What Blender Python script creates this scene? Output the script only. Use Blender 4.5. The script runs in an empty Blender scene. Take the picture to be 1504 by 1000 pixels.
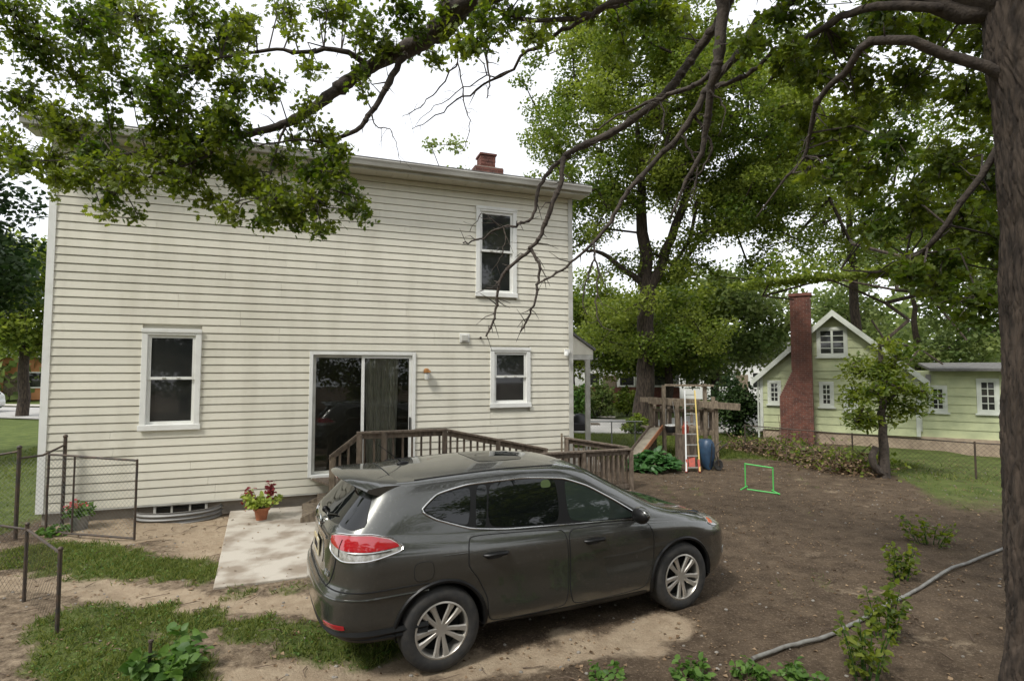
import bpy, math, random
import numpy as np
from mathutils import Vector, Matrix
from mathutils.bvhtree import BVHTree

random.seed(7); rng = np.random.default_rng(7)
SC = bpy.context.scene
COL = SC.collection
PI = math.pi
R = math.radians

# ------------------------------------------------------------------ camera, sky, sun, exposure
CAM_H, PITCH, FPX = 2.65, 3.0, 794.0
cd = bpy.data.cameras.new('camera'); cam = bpy.data.objects.new('camera', cd); COL.objects.link(cam)
cd.sensor_width = 36.0; cd.lens = 36.0 * FPX / 1504.0; cd.clip_start = .05; cd.clip_end = 2000
cam.location = (0, 0, CAM_H); cam.rotation_euler = (R(90 + PITCH), 0, 0)
SC.camera = cam

SUN_EL, SUN_AZ = 52.0, 222.0      # overcast: a broad weak sun behind and left of the camera
w = bpy.data.worlds.new('World'); SC.world = w; w.use_nodes = True
nt = w.node_tree; bg = nt.nodes['Background']
sky = nt.nodes.new('ShaderNodeTexSky'); sky.sky_type = 'NISHITA'; sky.sun_disc = False
sky.sun_elevation = R(SUN_EL); sky.sun_rotation = R(SUN_AZ); sky.air_density = 1.0; sky.dust_density = 1.0; sky.ozone_density = 1.0
hs = nt.nodes.new('ShaderNodeHueSaturation'); hs.inputs['Saturation'].default_value = .22
veil = nt.nodes.new('ShaderNodeMix'); veil.data_type = 'RGBA'; veil.inputs['Factor'].default_value = .6; veil.inputs['B'].default_value = (8.6, 8.8, 9.2, 1)   # even overcast
nt.links.new(sky.outputs[0], hs.inputs['Color']); nt.links.new(hs.outputs[0], veil.inputs['A']); nt.links.new(veil.outputs['Result'], bg.inputs['Color'])
bg.inputs['Strength'].default_value = .15
sd = bpy.data.lights.new('sun', 'SUN'); sd.energy = 2.4; sd.angle = R(11); sd.color = (1, .97, .91)
so = bpy.data.objects.new('sun', sd); COL.objects.link(so)
az = R(SUN_AZ); el = R(SUN_EL)
tosun = Vector((math.sin(az) * math.cos(el), math.cos(az) * math.cos(el), math.sin(el)))
so.rotation_euler = tosun.to_track_quat('Z', 'Y').to_euler(); so.location = tosun * 30
vs = SC.view_settings; vs.view_transform = 'Standard'; vs.look = 'None'; vs.gamma = 1.0; vs.exposure = 0.40; vs.use_curve_mapping = False
SC.cycles.max_bounces = 8; SC.cycles.transparent_max_bounces = 8; SC.cycles.caustics_reflective = False; SC.cycles.caustics_refractive = False

# ------------------------------------------------------------------ helpers
_p = R(PITCH)
def ray(u, v):
    x = (u - 752.) / FPX; y = (500. - v) / FPX
    return Vector((x, math.cos(_p) - y * math.sin(_p), math.sin(_p) + y * math.cos(_p)))
def G(u, v, z=0.):
    r = ray(u, v); return Vector((0, 0, CAM_H)) + r * ((z - CAM_H) / r.z)
def P(u, v, d):
    r = ray(u, v); return Vector((0, 0, CAM_H)) + r * (d / r.y)

def tag(o, label=None, cat=None, group=None, kind=None):
    if label: o['label'] = label
    if cat: o['category'] = cat
    if group: o['group'] = group
    if kind: o['kind'] = kind
    return o
def thing(name, label, cat, loc=(0, 0, 0), rz=0., group=None):
    o = bpy.data.objects.new(name, None); COL.objects.link(o); o.location = loc; o.rotation_euler = (0, 0, rz)
    o.empty_display_size = .2
    return tag(o, label, cat, group)
def link(name, me, mat, parent=None, local=True):
    o = bpy.data.objects.new(name, me); COL.objects.link(o)
    if mat is not None and len(me.materials) == 0: me.materials.append(mat)
    if parent is not None:
        o.parent = parent
        if not local:
            b = parent.matrix_basis if parent.type == 'EMPTY' else Matrix.Identity(4)
            o.matrix_parent_inverse = Matrix.LocRotScale(parent.location, parent.rotation_euler, parent.scale).inverted() if parent.type == 'EMPTY' else Matrix.Identity(4)
    return o

class MB:
    def __init__(s): s.v = []; s.f = []
    def add(s, vs_, fs):
        n = len(s.v); s.v += [tuple(p) for p in vs_]; s.f += [tuple(i + n for i in f) for f in fs]; return s
    def box(s, lo, hi):
        (a, b, c), (d, e, f) = lo, hi
        return s.add([(a, b, c), (d, b, c), (d, e, c), (a, e, c), (a, b, f), (d, b, f), (d, e, f), (a, e, f)],
                     [(0, 3, 2, 1), (4, 5, 6, 7), (0, 1, 5, 4), (1, 2, 6, 5), (2, 3, 7, 6), (3, 0, 4, 7)])
    def bar(s, p0, p1, wx, wz, up=(0, 0, 1)):
        p0 = Vector(p0); p1 = Vector(p1); d = (p1 - p0).normalized(); up = Vector(up)
        if abs(d.dot(up)) > .98: up = Vector((0, 1, 0))
        a = d.cross(up).normalized(); b = a.cross(d).normalized()
        q = []
        for p in (p0, p1):
            for sx, sz in ((-1, -1), (1, -1), (1, 1), (-1, 1)): q.append(p + a * wx / 2 * sx + b * wz / 2 * sz)
        return s.add(q, [(0, 1, 2, 3), (7, 6, 5, 4), (0, 4, 5, 1), (1, 5, 6, 2), (2, 6, 7, 3), (3, 7, 4, 0)])
    def tube(s, pts, rad, n=6, closed=False, cap=True):
        pts = [Vector(p) for p in pts]; m = len(pts)
        if not hasattr(rad, '__len__'): rad = [rad] * m
        up = Vector((.21, .13, .97)); rings = []
        prev = None
        for i, p in enumerate(pts):
            if closed: d = pts[(i + 1) % m] - pts[i - 1]
            else: d = pts[min(i + 1, m - 1)] - pts[max(i - 1, 0)]
            if d.length < 1e-9: d = Vector((0, 0, 1))
            d.normalize()
            if prev is None:
                a = d.cross(up)
                if a.length < .1: a = d.cross(Vector((1, 0, 0)))
            else: a = prev - d * prev.dot(d)
            a.normalize(); prev = a.copy(); b = d.cross(a)
            rings.append([p + (a * math.cos(2 * PI * k / n) + b * math.sin(2 * PI * k / n)) * rad[i] for k in range(n)])
        vs_ = [q for r in rings for q in r]; fs = []
        for i in range(m if closed else m - 1):
            j = (i + 1) % m
            for k in range(n): fs.append((i * n + k, i * n + (k + 1) % n, j * n + (k + 1) % n, j * n + k))
        if cap and not closed:
            fs.append(tuple(range(n - 1, -1, -1))); fs.append(tuple((m - 1) * n + k for k in range(n)))
        return s.add(vs_, fs)
    def lathe(s, prof, n=24, c=(0, 0, 0), axis='z'):
        vs_ = []; m = len(prof)
        for r, h in prof:
            for k in range(n):
                t = 2 * PI * k / n
                q = (r * math.cos(t), r * math.sin(t), h) if axis == 'z' else (r * math.cos(t), h, r * math.sin(t))
                vs_.append((q[0] + c[0], q[1] + c[1], q[2] + c[2]))
        fs = []
        for i in range(m - 1):
            for k in range(n):
                f = (i * n + k, i * n + (k + 1) % n, (i + 1) * n + (k + 1) % n, (i + 1) * n + k)
                fs.append(f if axis == 'z' else f[::-1])
        return s.add(vs_, fs)
    def poly(s, pts, th):     # prism: pts list of 3D points of a face, th = extrusion vector
        n = len(pts); th = Vector(th)
        vs_ = [Vector(p) for p in pts] + [Vector(p) + th for p in pts]
        return s.add(vs_, [tuple(range(n))[::-1], tuple(range(n, 2 * n))] + [(k, (k + 1) % n, n + (k + 1) % n, n + k) for k in range(n)])
    def ball(s, c, r, nu=10, nv=7, sc=(1, 1, 1), jit=0):
        vs_ = []; c = Vector(c)
        for i in range(nv + 1):
            t = PI * i / nv
            for k in range(nu):
                f = 2 * PI * k / nu; q = r * (1 + random.uniform(-jit, jit))
                vs_.append(c + Vector((math.sin(t) * math.cos(f) * q * sc[0], math.sin(t) * math.sin(f) * q * sc[1], math.cos(t) * q * sc[2])))
        fs = [(i * nu + k, (i + 1) * nu + k, (i + 1) * nu + (k + 1) % nu, i * nu + (k + 1) % nu) for i in range(nv) for k in range(nu)]
        return s.add(vs_, fs)
    def mesh(s, name, smooth=False, ang=None):
        me = bpy.data.meshes.new(name); me.from_pydata(s.v, [], s.f); me.validate(); me.update()
        if smooth:
            me.shade_smooth()
            if ang: 
                try: me.set_sharp_from_angle(angle=R(ang))
                except Exception: pass
        return me
    def build(s, name, mat, parent=None, smooth=False, ang=40, label=None, local=True, cat=None, group=None, kind=None, bevel=0):
        o = link(name, s.mesh(name, smooth, ang), mat, parent, local)
        if bevel:
            b = o.modifiers.new('bevel', 'BEVEL'); b.width = bevel; b.segments = 2; b.limit_method = 'ANGLE'
        return tag(o, label, cat, group, kind)

def mesh_np(name, V, F, attr=None, smooth=False):
    me = bpy.data.meshes.new(name); nF, k = F.shape
    me.vertices.add(len(V)); me.vertices.foreach_set('co', V.astype(np.float32).ravel())
    me.loops.add(nF * k); me.loops.foreach_set('vertex_index', F.astype(np.int32).ravel())
    me.polygons.add(nF); me.polygons.foreach_set('loop_start', np.arange(0, nF * k, k, dtype=np.int32))
    try: me.polygons.foreach_set('loop_total', np.full(nF, k, dtype=np.int32))
    except Exception: pass
    if attr:
        for an, (dom, arr) in attr.items():
            a = me.attributes.new(an, 'FLOAT', dom); a.data.foreach_set('value', arr.astype(np.float32))
    me.update(calc_edges=True); me.validate()
    if smooth: me.shade_smooth()
    return me

# ------------------------------------------------------------------ materials
MATS = {}
def mk(name, c, rough=.6, metal=0., c2=None, scale=4., detail=6., stretch=(1, 1, 1), bump=0., bscale=60., coat=0., spec=.5, contrast=(.35, .65), rand=0., transl=0., attr=None, coatr=.03, emit=None):
    m = bpy.data.materials.new(name); m.use_nodes = True; n = m.node_tree; N = n.nodes; L = n.links
    b = N['Principled BSDF']; b.inputs['Roughness'].default_value = rough; b.inputs['Metallic'].default_value = metal
    b.inputs['Specular IOR Level'].default_value = spec; b.inputs['Coat Weight'].default_value = coat; b.inputs['Coat Roughness'].default_value = coatr
    if len(c) == 3: c = (*c, 1)
    tc = N.new('ShaderNodeTexCoord'); mp = N.new('ShaderNodeMapping'); mp.inputs['Scale'].default_value = stretch
    L.new(tc.outputs['Object'], mp.inputs['Vector'])
    out = None
    if c2 is not None:
        if len(c2) == 3: c2 = (*c2, 1)
        mix = N.new('ShaderNodeMix'); mix.data_type = 'RGBA'; mix.inputs['A'].default_value = c; mix.inputs['B'].default_value = c2
        if attr:
            at = N.new('ShaderNodeAttribute'); at.attribute_name = attr; L.new(at.outputs['Fac'], mix.inputs['Factor'])
        else:
            nz = N.new('ShaderNodeTexNoise'); nz.inputs['Scale'].default_value = scale; nz.inputs['Detail'].default_value = detail
            L.new(mp.outputs[0], nz.inputs['Vector'])
            mr = N.new('ShaderNodeMapRange'); mr.inputs['From Min'].default_value = contrast[0]; mr.inputs['From Max'].default_value = contrast[1]
            L.new(nz.outputs['Fac'], mr.inputs['Value']); L.new(mr.outputs[0], mix.inputs['Factor'])
        out = mix.outputs['Result']
    if rand:
        oi = N.new('ShaderNodeObjectInfo'); h = N.new('ShaderNodeHueSaturation')
        mr2 = N.new('ShaderNodeMapRange'); mr2.inputs['To Min'].default_value = 1 - rand; mr2.inputs['To Max'].default_value = 1 + rand
        L.new(oi.outputs['Random'], mr2.inputs['Value']); L.new(mr2.outputs[0], h.inputs['Value'])
        if out: L.new(out, h.inputs['Color'])
        else: h.inputs['Color'].default_value = c
        out = h.outputs[0]
    if out: L.new(out, b.inputs['Base Color'])
    else: b.inputs['Base Color'].default_value = c
    if bump:
        nb = N.new('ShaderNodeTexNoise'); nb.inputs['Scale'].default_value = bscale; nb.inputs['Detail'].default_value = 8
        L.new(mp.outputs[0], nb.inputs['Vector'])
        bp = N.new('ShaderNodeBump'); bp.inputs['Strength'].default_value = bump; bp.inputs['Distance'].default_value = .02
        L.new(nb.outputs['Fac'], bp.inputs['Height']); L.new(bp.outputs[0], b.inputs['Normal'])
    if transl:
        tr = N.new('ShaderNodeBsdfTranslucent'); ms = N.new('ShaderNodeMixShader'); ms.inputs[0].default_value = transl
        if out:
            g = N.new('ShaderNodeHueSaturation'); g.inputs['Value'].default_value = 1.5; g.inputs['Saturation'].default_value = 1.1; L.new(out, g.inputs['Color']); L.new(g.outputs[0], tr.inputs[0])
        else: tr.inputs[0].default_value = c
        L.new(b.outputs[0], ms.inputs[1]); L.new(tr.outputs[0], ms.inputs[2]); L.new(ms.outputs[0], N['Material Output'].inputs[0])
    MATS[name] = m
    return m

M_siding = mk('cream_siding', (.705, .675, .565), .5, c2=(.58, .55, .45), scale=1.3, stretch=(2.0, 1, .35), contrast=(.46, .82), bump=.05, bscale=90, rand=.05)
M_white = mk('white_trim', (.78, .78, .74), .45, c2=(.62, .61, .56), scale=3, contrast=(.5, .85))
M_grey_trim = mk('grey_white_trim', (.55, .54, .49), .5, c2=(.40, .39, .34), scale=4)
M_gutter = mk('gutter_paint', (.50, .49, .44), .45, c2=(.33, .31, .27), scale=2, stretch=(.5, 1, 1))
M_soffit = mk('soffit', (.55, .53, .46), .6)
M_found = mk('foundation_concrete', (.33, .29, .24), .9, c2=(.19, .165, .135), scale=2.5, bump=.5, bscale=40)
M_conc = mk('patio_concrete', (.46, .42, .355), .9, c2=(.25, .205, .155), scale=2.4, detail=12, contrast=(.44, .66), bump=.35, bscale=70)
M_glass = mk('dark_window_glass', (.018, .02, .02), .03, spec=.6, c2=(.035, .035, .032), scale=1.5)
M_curtain = mk("grey_curtain", (.80, .76, .68), .9, c2=(.5, .46, .41), scale=14, stretch=(6, 1, .3))
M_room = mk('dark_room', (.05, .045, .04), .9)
M_wood = mk('weathered_wood', (.20, .155, .115), .85, c2=(.095, .072, .052), scale=6, stretch=(3, 3, 1), bump=.4, bscale=50, rand=.18)
M_woodlt = mk('pale_weathered_wood', (.27, .215, .15), .85, c2=(.13, .10, .07), scale=6, stretch=(3, 3, 1), bump=.4, bscale=50, rand=.15)
M_brick = mk('red_brick', (.19, .072, .05), .9, c2=(.10, .042, .032), scale=5, detail=9, bump=.4, bscale=60, rand=.1)
M_mortar = mk('mortar', (.25, .20, .165), .95)
M_shingle = mk('asphalt_shingle', (.16, .155, .145), .9, c2=(.10, .097, .09), scale=8, bump=.4, bscale=80)
M_green = mk('pale_green_siding', (.50, .53, .31), .6, c2=(.37, .40, .235), scale=2.2, detail=9, rand=.03)
M_greenw = mk('green_house_trim', (.60, .62, .55), .5, c2=(.48, .5, .44), scale=3)
M_tan = mk('tan_foundation', (.42, .33, .24), .9, c2=(.30, .23, .17), scale=5)
M_steel = mk('galvanized_steel', (.26, .255, .24), .55, metal=.5, c2=(.24, .235, .225), scale=12)
M_darksteel = mk('weathered_steel', (.055, .05, .046), .6, metal=.4, c2=(.10, .07, .05), scale=14)
M_wire = mk('fence_wire', (.30, .30, .29), .5, metal=.6)
M_alu = mk('ladder_aluminium', (.55, .55, .52), .35, metal=.6)
M_yellow = mk('yellow_fibreglass', (.50, .37, .10), .5)
M_orange = mk('orange_plastic', (.36, .06, .032), .6, c2=(.26, .05, .03), scale=12)
M_blue = mk('blue_plastic', (.028, .065, .12), .45, c2=(.02, .045, .085), scale=8)
M_black = mk('black_plastic', (.018, .018, .019), .45)
M_rubber = mk('tyre_rubber', (.018, .018, .018), .8, c2=(.035, .032, .028), scale=20)
M_goal = mk('bright_green_tube', (.09, .52, .11), .4)
M_terra = mk('terracotta', (.42, .155, .075), .8, c2=(.33, .12, .06), scale=10)
M_soil = mk('potting_soil', (.06, .045, .03), .95)
M_brass = mk('aged_brass', (.42, .20, .07), .3, metal=.9)
M_clear = mk('frosted_glass', (.6, .6, .55), .15, spec=.7)
M_bark = mk('bark', (.075, .055, .040), .95, c2=(.024, .017, .012), scale=9, detail=10, stretch=(2.2, 2.2, .45), bump=1., bscale=14, contrast=(.38, .62))
M_barkd = mk('branch_bark', (.085, .067, .053), .9, c2=(.04, .031, .025), scale=18, bump=.6, bscale=50)
M_oak = mk('oak_leaf', (.060, .100, .012), .5, c2=(.19, .225, .032), attr='lr', transl=.48, spec=.35)
M_maple = mk('maple_leaf', (.070, .115, .016), .55, c2=(.23, .27, .05), attr='lr', transl=.45, spec=.3)
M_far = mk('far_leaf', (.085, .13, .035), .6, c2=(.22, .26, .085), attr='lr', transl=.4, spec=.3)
M_dkleaf = mk('dark_leaf', (.016, .036, .010), .6, c2=(.05, .085, .022), attr='lr', transl=.25, spec=.3)
M_weed = mk('weed_leaf', (.05, .115, .02), .5, c2=(.14, .24, .05), attr='lr', transl=.4, spec=.35)
M_hosta = mk('hosta_leaf', (.035, .10, .028), .45, c2=(.085, .19, .055), attr='lr', transl=.35, spec=.4)
M_coleus = mk('coleus_green', (.20, .28, .03), .5, c2=(.40, .46, .10), attr='lr', transl=.35)
M_coleusr = mk('coleus_red', (.12, .015, .02), .5, c2=(.30, .04, .045), attr='lr', transl=.35)
M_pink = mk('pink_petal', (.55, .08, .12), .6, c2=(.7, .2, .2), attr='lr', transl=.3)
M_grass = mk('grass_blade', (.05, .09, .014), .6, c2=(.22, .24, .065), attr='lr', transl=.4, spec=.25)
M_litter = mk('dead_leaf', (.075, .045, .024), .85, c2=(.33, .235, .145), attr='lr', transl=.15, spec=.2)
M_twig = mk('dead_twig', (.15, .105, .07), .9, c2=(.08, .055, .04), scale=20)
M_hose = mk('grey_hose', (.22, .22, .20), .6, c2=(.13, .12, .105), scale=10)
M_asph = mk('pale_street', (.40, .385, .36), .9, c2=(.33, .32, .30), scale=1.5)
M_walk = mk('sidewalk_concrete', (.50, .47, .42), .9, c2=(.42, .39, .35), scale=2)
M_stone = mk('pebble', (.34, .31, .27), .85, c2=(.22, .2, .17), scale=20, rand=.2)
# car
M_paint = mk('gunmetal_paint', (.088, .089, .081), .25, metal=.72, coat=1.0, c2=(.15, .15, .135), scale=34, detail=4, contrast=(.58, .80), coatr=.035)
M_wpaint = mk('white_paint', (.72, .72, .70), .35, coat=.8)
M_cglass = mk('privacy_glass', (.004, .005, .005), .02, spec=.55)
M_cglass2 = mk('tinted_front_glass', (.022, .03, .026), .02, spec=.8)
M_chrome = mk('chrome', (.62, .62, .60), .15, metal=1.)
M_alloy = mk('alloy_wheel', (.50, .47, .42), .32, metal=.65, c2=(.42, .40, .36), scale=8)
M_red = mk('red_lens', (.36, .012, .018), .08, spec=.7, coat=1.)
M_clens = mk('clear_lens', (.42, .41, .38), .1, spec=.8, coat=1., c2=(.2, .19, .17), scale=30)
M_amber = mk('amber_lens', (.6, .12, .03), .1, coat=1.)
M_seam = mk('gap_and_shade_black', (.004, .004, .004), .9)
M_trim = mk('black_trim', (.008, .008, .008), .4, spec=.25)
M_plate = mk('plate_white', (.60, .56, .46), .5, c2=(.45, .35, .14), scale=9)
M_ink = mk('plate_ink', (.03, .025, .03), .6)
M_ygpatch = mk('yellow_green_patch', (.05, .075, .02), .4)

# ------------------------------------------------------------------ leaf scatter
OAK_V = np.array([(0, 0, 0), (.10, .06, 0), (.16, .24, .03), (.30, .14, 0), (.42, .34, .05), (.54, .15, 0), (.68, .29, .04), (.78, .10, 0), (1.0, 0, -.06),
                  (.78, -.10, 0), (.68, -.29, .04), (.54, -.15, 0), (.42, -.34, .05), (.30, -.14, 0), (.16, -.24, .03), (.10, -.06, 0), (.5, 0, -.03)], float)
OAK_F = np.array([(16, k, k + 1) for k in range(15)] + [(16, 15, 0)])
KITE_V = np.array([(0, 0, 0), (.45, .42, .08), (1, 0, -.04), (.45, -.42, .08), (.5, 0, 0)], float)
KITE_F = np.array([(0, 4, 1), (4, 2, 1), (0, 3, 4), (4, 3, 2)])
QUAD_V = np.array([(0, 0, 0), (.5, .4, .06), (1, 0, 0), (.5, -.4, .06)], float)
QUAD_F = np.array([(0, 2, 1), (0, 3, 2)])
LONG_V = np.array([(0, 0, 0), (.3, .2, .06), (.7, .16, .05), (1, 0, -.14), (.7, -.16, .05), (.3, -.2, .06), (.5, 0, .0)], float)
LONG_F = np.array([(6, 0, 5), (6, 1, 0), (6, 2, 1), (6, 3, 2), (6, 4, 3), (6, 5, 4)])
BLADE_V = np.array([(0, .07, 0), (0, -.07, 0), (.55, .05, .06), (.55, -.05, .06), (1, 0, .30)], float)
BLADE_F = np.array([(0, 1, 3), (0, 3, 2), (2, 3, 4)])

def nrm(a): return a / np.maximum(np.linalg.norm(a, axis=1, keepdims=True), 1e-9)
def scatter(name, C, size, TV, TF, mat, parent=None, up=.6, T=None, Nn=None, kind='stuff', local=False, lr=None, label=None, cat=None):
    C = np.asarray(C, float); n = len(C)
    size = np.broadcast_to(np.asarray(size, float), (n,)) if np.ndim(size) else size * rng.uniform(.7, 1.25, n)
    nn = nrm(rng.normal(size=(n, 3)) + np.array([0, 0, up * 2])) if Nn is None else Nn
    t = nrm(np.cross(nn, rng.normal(size=(n, 3)))) if T is None else nrm(T - nn * (T * nn).sum(1, keepdims=True))
    b = np.cross(nn, t)
    V = C[:, None, :] + size[:, None, None] * (t[:, None, :] * TV[None, :, 0:1] + b[:, None, :] * TV[None, :, 1:2] + nn[:, None, :] * TV[None, :, 2:3])
    k = len(TV); F = (TF[None] + (np.arange(n) * k)[:, None, None]).reshape(-1, 3)
    l = rng.uniform(0, 1, n) if lr is None else lr
    me = mesh_np(name, V.reshape(-1, 3), F, {'lr': ('FACE', np.repeat(l, len(TF)))})
    o = link(name, me, mat, parent, local)
    return tag(o, label, cat, kind=kind)

def wander(pts, rad, sub=4, jit=.03):
    """smooth, slightly crooked path through points"""
    pts = [Vector(p) for p in pts]; out = []; rr = []
    n = len(pts)
    for i in range(n - 1):
        p0, p1, p2, p3 = pts[max(i - 1, 0)], pts[i], pts[i + 1], pts[min(i + 2, n - 1)]
        L = (p2 - p1).length
        for k in range(sub):
            t = k / sub
            q = .5 * ((2 * p1) + (p2 - p0) * t + (2 * p0 - 5 * p1 + 4 * p2 - p3) * t * t + (3 * p1 - 3 * p2 + p3 - p0) * t ** 3)
            if not (i == 0 and k == 0): q = q + Vector((random.gauss(0, 1), random.gauss(0, 1), random.gauss(0, 1))) * jit * L
            out.append(q); rr.append(rad[i] * (1 - t) + rad[i + 1] * t)
    out.append(pts[-1]); rr.append(rad[-1])
    return out, rr

def tree(name, label, base, trunk_pts, trunk_r, crown, ncl, clr, nleaf, leaf, mat, group=None, shell=.55, TV=KITE_V, TF=KITE_F, up=.6, bark=None, cat='tree', squash=.65, minz=None, extra=None, reject=None):
    """crown: list of (centre, radii). Branch net joins every leaf clump to the trunk."""
    bark = bark or M_bark
    root = thing(name, label, cat, base, 0, group)
    mb = MB()
    pts, rr = wander(trunk_pts, trunk_r, 4, .02); mb.tube(pts, rr, 10)
    cl = []
    vol = [r[0] * r[1] * r[2] for c, r in crown]; tot = sum(vol)
    for (c, r), v in zip(crown, vol):
        m = max(3, int(ncl * v / tot)); k = 0
        while k < m:
            d = np.array(rng.normal(size=3)); d /= np.linalg.norm(d)
            q = np.array(c) + d * np.array(r) * (shell + (1 - shell) * rng.uniform() ** .6) * rng.uniform(.85, 1.08)
            if minz is not None and q[2] < minz: 
                k += .2; continue
            if reject and reject(q): k += .2; continue
            cl.append(q); k += 1
    if extra: cl += [np.array(e) for e in extra]
    nodes = [np.array(p) for p in pts[len(pts) // 3:]]; nr = [0] * len(nodes); par = [-1] * len(nodes); ntr = len(nodes)
    top = np.array(pts[-1])
    order = sorted(cl, key=lambda q: min(np.linalg.norm(q - n) for n in nodes[:ntr]))
    for q in order:
        A = np.array(nodes); d = np.linalg.norm(A - q, axis=1) + .25 * np.abs(A[:, 2] - q[2]) * (A[:, 2] > q[2])
        i = int(d.argmin()); a = nodes[i]; L = np.linalg.norm(q - a)
        steps = max(1, int(L / 1.2)); last = i
        for s_ in range(1, steps + 1):
            t = s_ / steps; p = a + (q - a) * t + rng.normal(size=3) * .08 * L * (t < 1) + np.array([0, 0, .1 * L * math.sin(PI * t)])
            nodes.append(p); par.append(last); nr.append(0); last = len(nodes) - 1
        k = last
        while k >= ntr: nr[k] += 1; k = par[k]
    rbase = trunk_r[-1]
    lb = MB()
    for k in range(ntr, len(nodes)):
        r1 = min(rbase, .014 + .011 * nr[k] ** .62); pk = par[k]; r0 = min(rbase, r1 * 1.12)
        lb.tube([nodes[pk], nodes[k]], [r0, r1], 5, cap=False)
    mb.build('trunk', bark, root, smooth=True, local=False)
    lb.build('limbs', bark, root, smooth=True, local=False, kind='stuff')
    cl = np.array(cl); n = len(cl)
    rad = clr * rng.uniform(.6, 1.3, n)
    cnt = (nleaf * (rad / clr) ** 2).astype(int) + 4
    C = np.repeat(cl, cnt, axis=0); rr2 = np.repeat(rad, cnt)
    d = nrm(rng.normal(size=(len(C), 3))) * (rng.uniform(0, 1, len(C)) ** .45)[:, None]
    C = C + d * rr2[:, None] * np.array([1, 1, squash])
    base_l = np.repeat(rng.uniform(.1, .9, n), cnt)
    l = np.clip(base_l + rng.normal(0, .22, len(C)), 0, 1)
    if minz is not None: C[:, 2] = np.maximum(C[:, 2], minz - clr * .5)
    o = scatter('crown', C, leaf, TV, TF, mat, root, up=up, lr=l)
    return root

# ------------------------------------------------------------------ ground
TR1 = [G(20, 850), G(110, 856), G(200, 874), G(300, 887), G(420, 884), G(520, 900)]
TR2 = [G(300, 995), G(480, 980), G(600, 978), G(760, 968), G(880, 946), G(980, 915)]
TR3 = [G(820, 930), G(900, 942), G(960, 950)]
SAND = [G(120, 775), G(200, 785), G(300, 770), G(310, 800)]
GA = [G(60, 812), G(140, 822), G(220, 832), G(312, 836)]
GB = [G(110, 905), G(200, 915), G(300, 915), G(420, 928), G(540, 945)]
GC = [G(150, 950), G(190, 985), G(240, 1000), G(150, 1040)]
GE = [G(330, 868), G(380, 866), G(440, 866)]
def dpoly(X, Y, pl):
    d = np.full(X.shape, 1e9)
    for a, b in zip(pl[:-1], pl[1:]):
        ax, ay, bx, by = a.x, a.y, b.x, b.y; vx, vy = bx - ax, by - ay
        t = np.clip(((X - ax) * vx + (Y - ay) * vy) / (vx * vx + vy * vy), 0, 1)
        d = np.minimum(d, np.hypot(X - ax - t * vx, Y - ay - t * vy))
    return d
_ph = rng.uniform(0, 6.28, (24, 3)); _fr = rng.normal(size=(24, 2))
def fnoise(X, Y, s, oct0=0):
    o = np.zeros_like(X)
    for k in range(8):
        j = (oct0 + k) % 24; f = s * (1.0 + .55 * k)
        o += np.sin(_fr[j, 0] * f * X + _fr[j, 1] * f * Y + _ph[j, 0]) / (1 + .3 * k)
    return o / 3.2
def sst(x, a, b): t = np.clip((x - a) / (b - a), 0, 1); return t * t * (3 - 2 * t)
def gheight(X, Y):
    X = np.asarray(X, float); Y = np.asarray(Y, float)
    near = sst(Y, 22, 14)
    h = (fnoise(X, Y, 2.2) * .018 + fnoise(X, Y, 9., 5) * .009 + fnoise(X, Y, 26., 9) * .004) * near
    h -= sst(dpoly(X, Y, TR1), .45, .1) * .02 + sst(dpoly(X, Y, TR2), .5, .1) * .025
    h -= .05 * sst(dpoly(X, Y, [Vector((-5.3, 10.2, 0)), Vector((-2.6, 11.1, 0)), Vector((-2.6, 8, 0)), Vector((-4, 8, 0))]), 1.2, .4)
    return h
def on_slab(X, Y):
    q_ = [(-5.22, 10.16), (-3.60, 6.66), (-1.7, 7.35), (-3.1, 10.85)]; r = np.ones(np.shape(X), bool)
    for (ax, ay), (bx, by) in zip(q_, q_[1:] + q_[:1]): r &= ((bx - ax) * (Y - ay) - (by - ay) * (X - ax)) > .02
    return r
def gmask(X, Y):
    n1 = fnoise(X, Y, 3.0, 2); n2 = fnoise(X, Y, 8., 7)
    pale = sst(dpoly(X, Y, TR1) + n1 * .10 + n2 * .05, .42, .16)
    pale = np.maximum(pale, sst(dpoly(X, Y, TR2) + n1 * .14 + n2 * .07, .36, .10) * .9)
    pale = np.maximum(pale, sst(dpoly(X, Y, TR3) + n1 * .1, .3, .05) * .8)
    pale = np.maximum(pale, sst(dpoly(X, Y, SAND) + n1 * .2 + n2 * .1, 1.0, .35) * .85)
    pale = np.maximum(pale, .45 * sst(X, -1.2, -2.8) * sst(Y, 9, 8))
    pale = np.maximum(pale, .42 * sst(fnoise(X * .6 + .4 * Y, Y * 2.2, 1.3, 11) + .45 * n2 + .3 * n1, .3, 1.5) * sst(X, .5, 2))
    g = sst(dpoly(X, Y, GA) + n1 * .2 + n2 * .12, .68, .3)
    g = np.maximum(g, .85 * sst(dpoly(X, Y, GB) + n1 * .22 + n2 * .15, .52, .2))
    g = np.maximum(g, sst(dpoly(X, Y, GC) + n1 * .2, .6, .3))
    g = np.maximum(g, .5 * sst(dpoly(X, Y, GE) + n2 * .2, .16, .02))
    g = np.maximum(g, sst(X + n1 * .3, -8.0, -8.8))
    lawn = sst(Y + n1 * .5 + (X < 0) * 3, 15.2, 16.6) * sst(X, 10.5, 9.0) * .9
    g = np.maximum(g, lawn)
    g = np.maximum(g, sst(Y, 21, 22.5))
    g = np.maximum(g, sst(X - .33 * (Y - 13) + n1 * .4, 8.9, 9.6) * sst(Y, 9, 12) * .8)
    g = np.maximum(g, .35 * sst(n1 + n2 * .5, .55, 1.0) * sst(X, .5, 2.5))
    return pale, g
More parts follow.
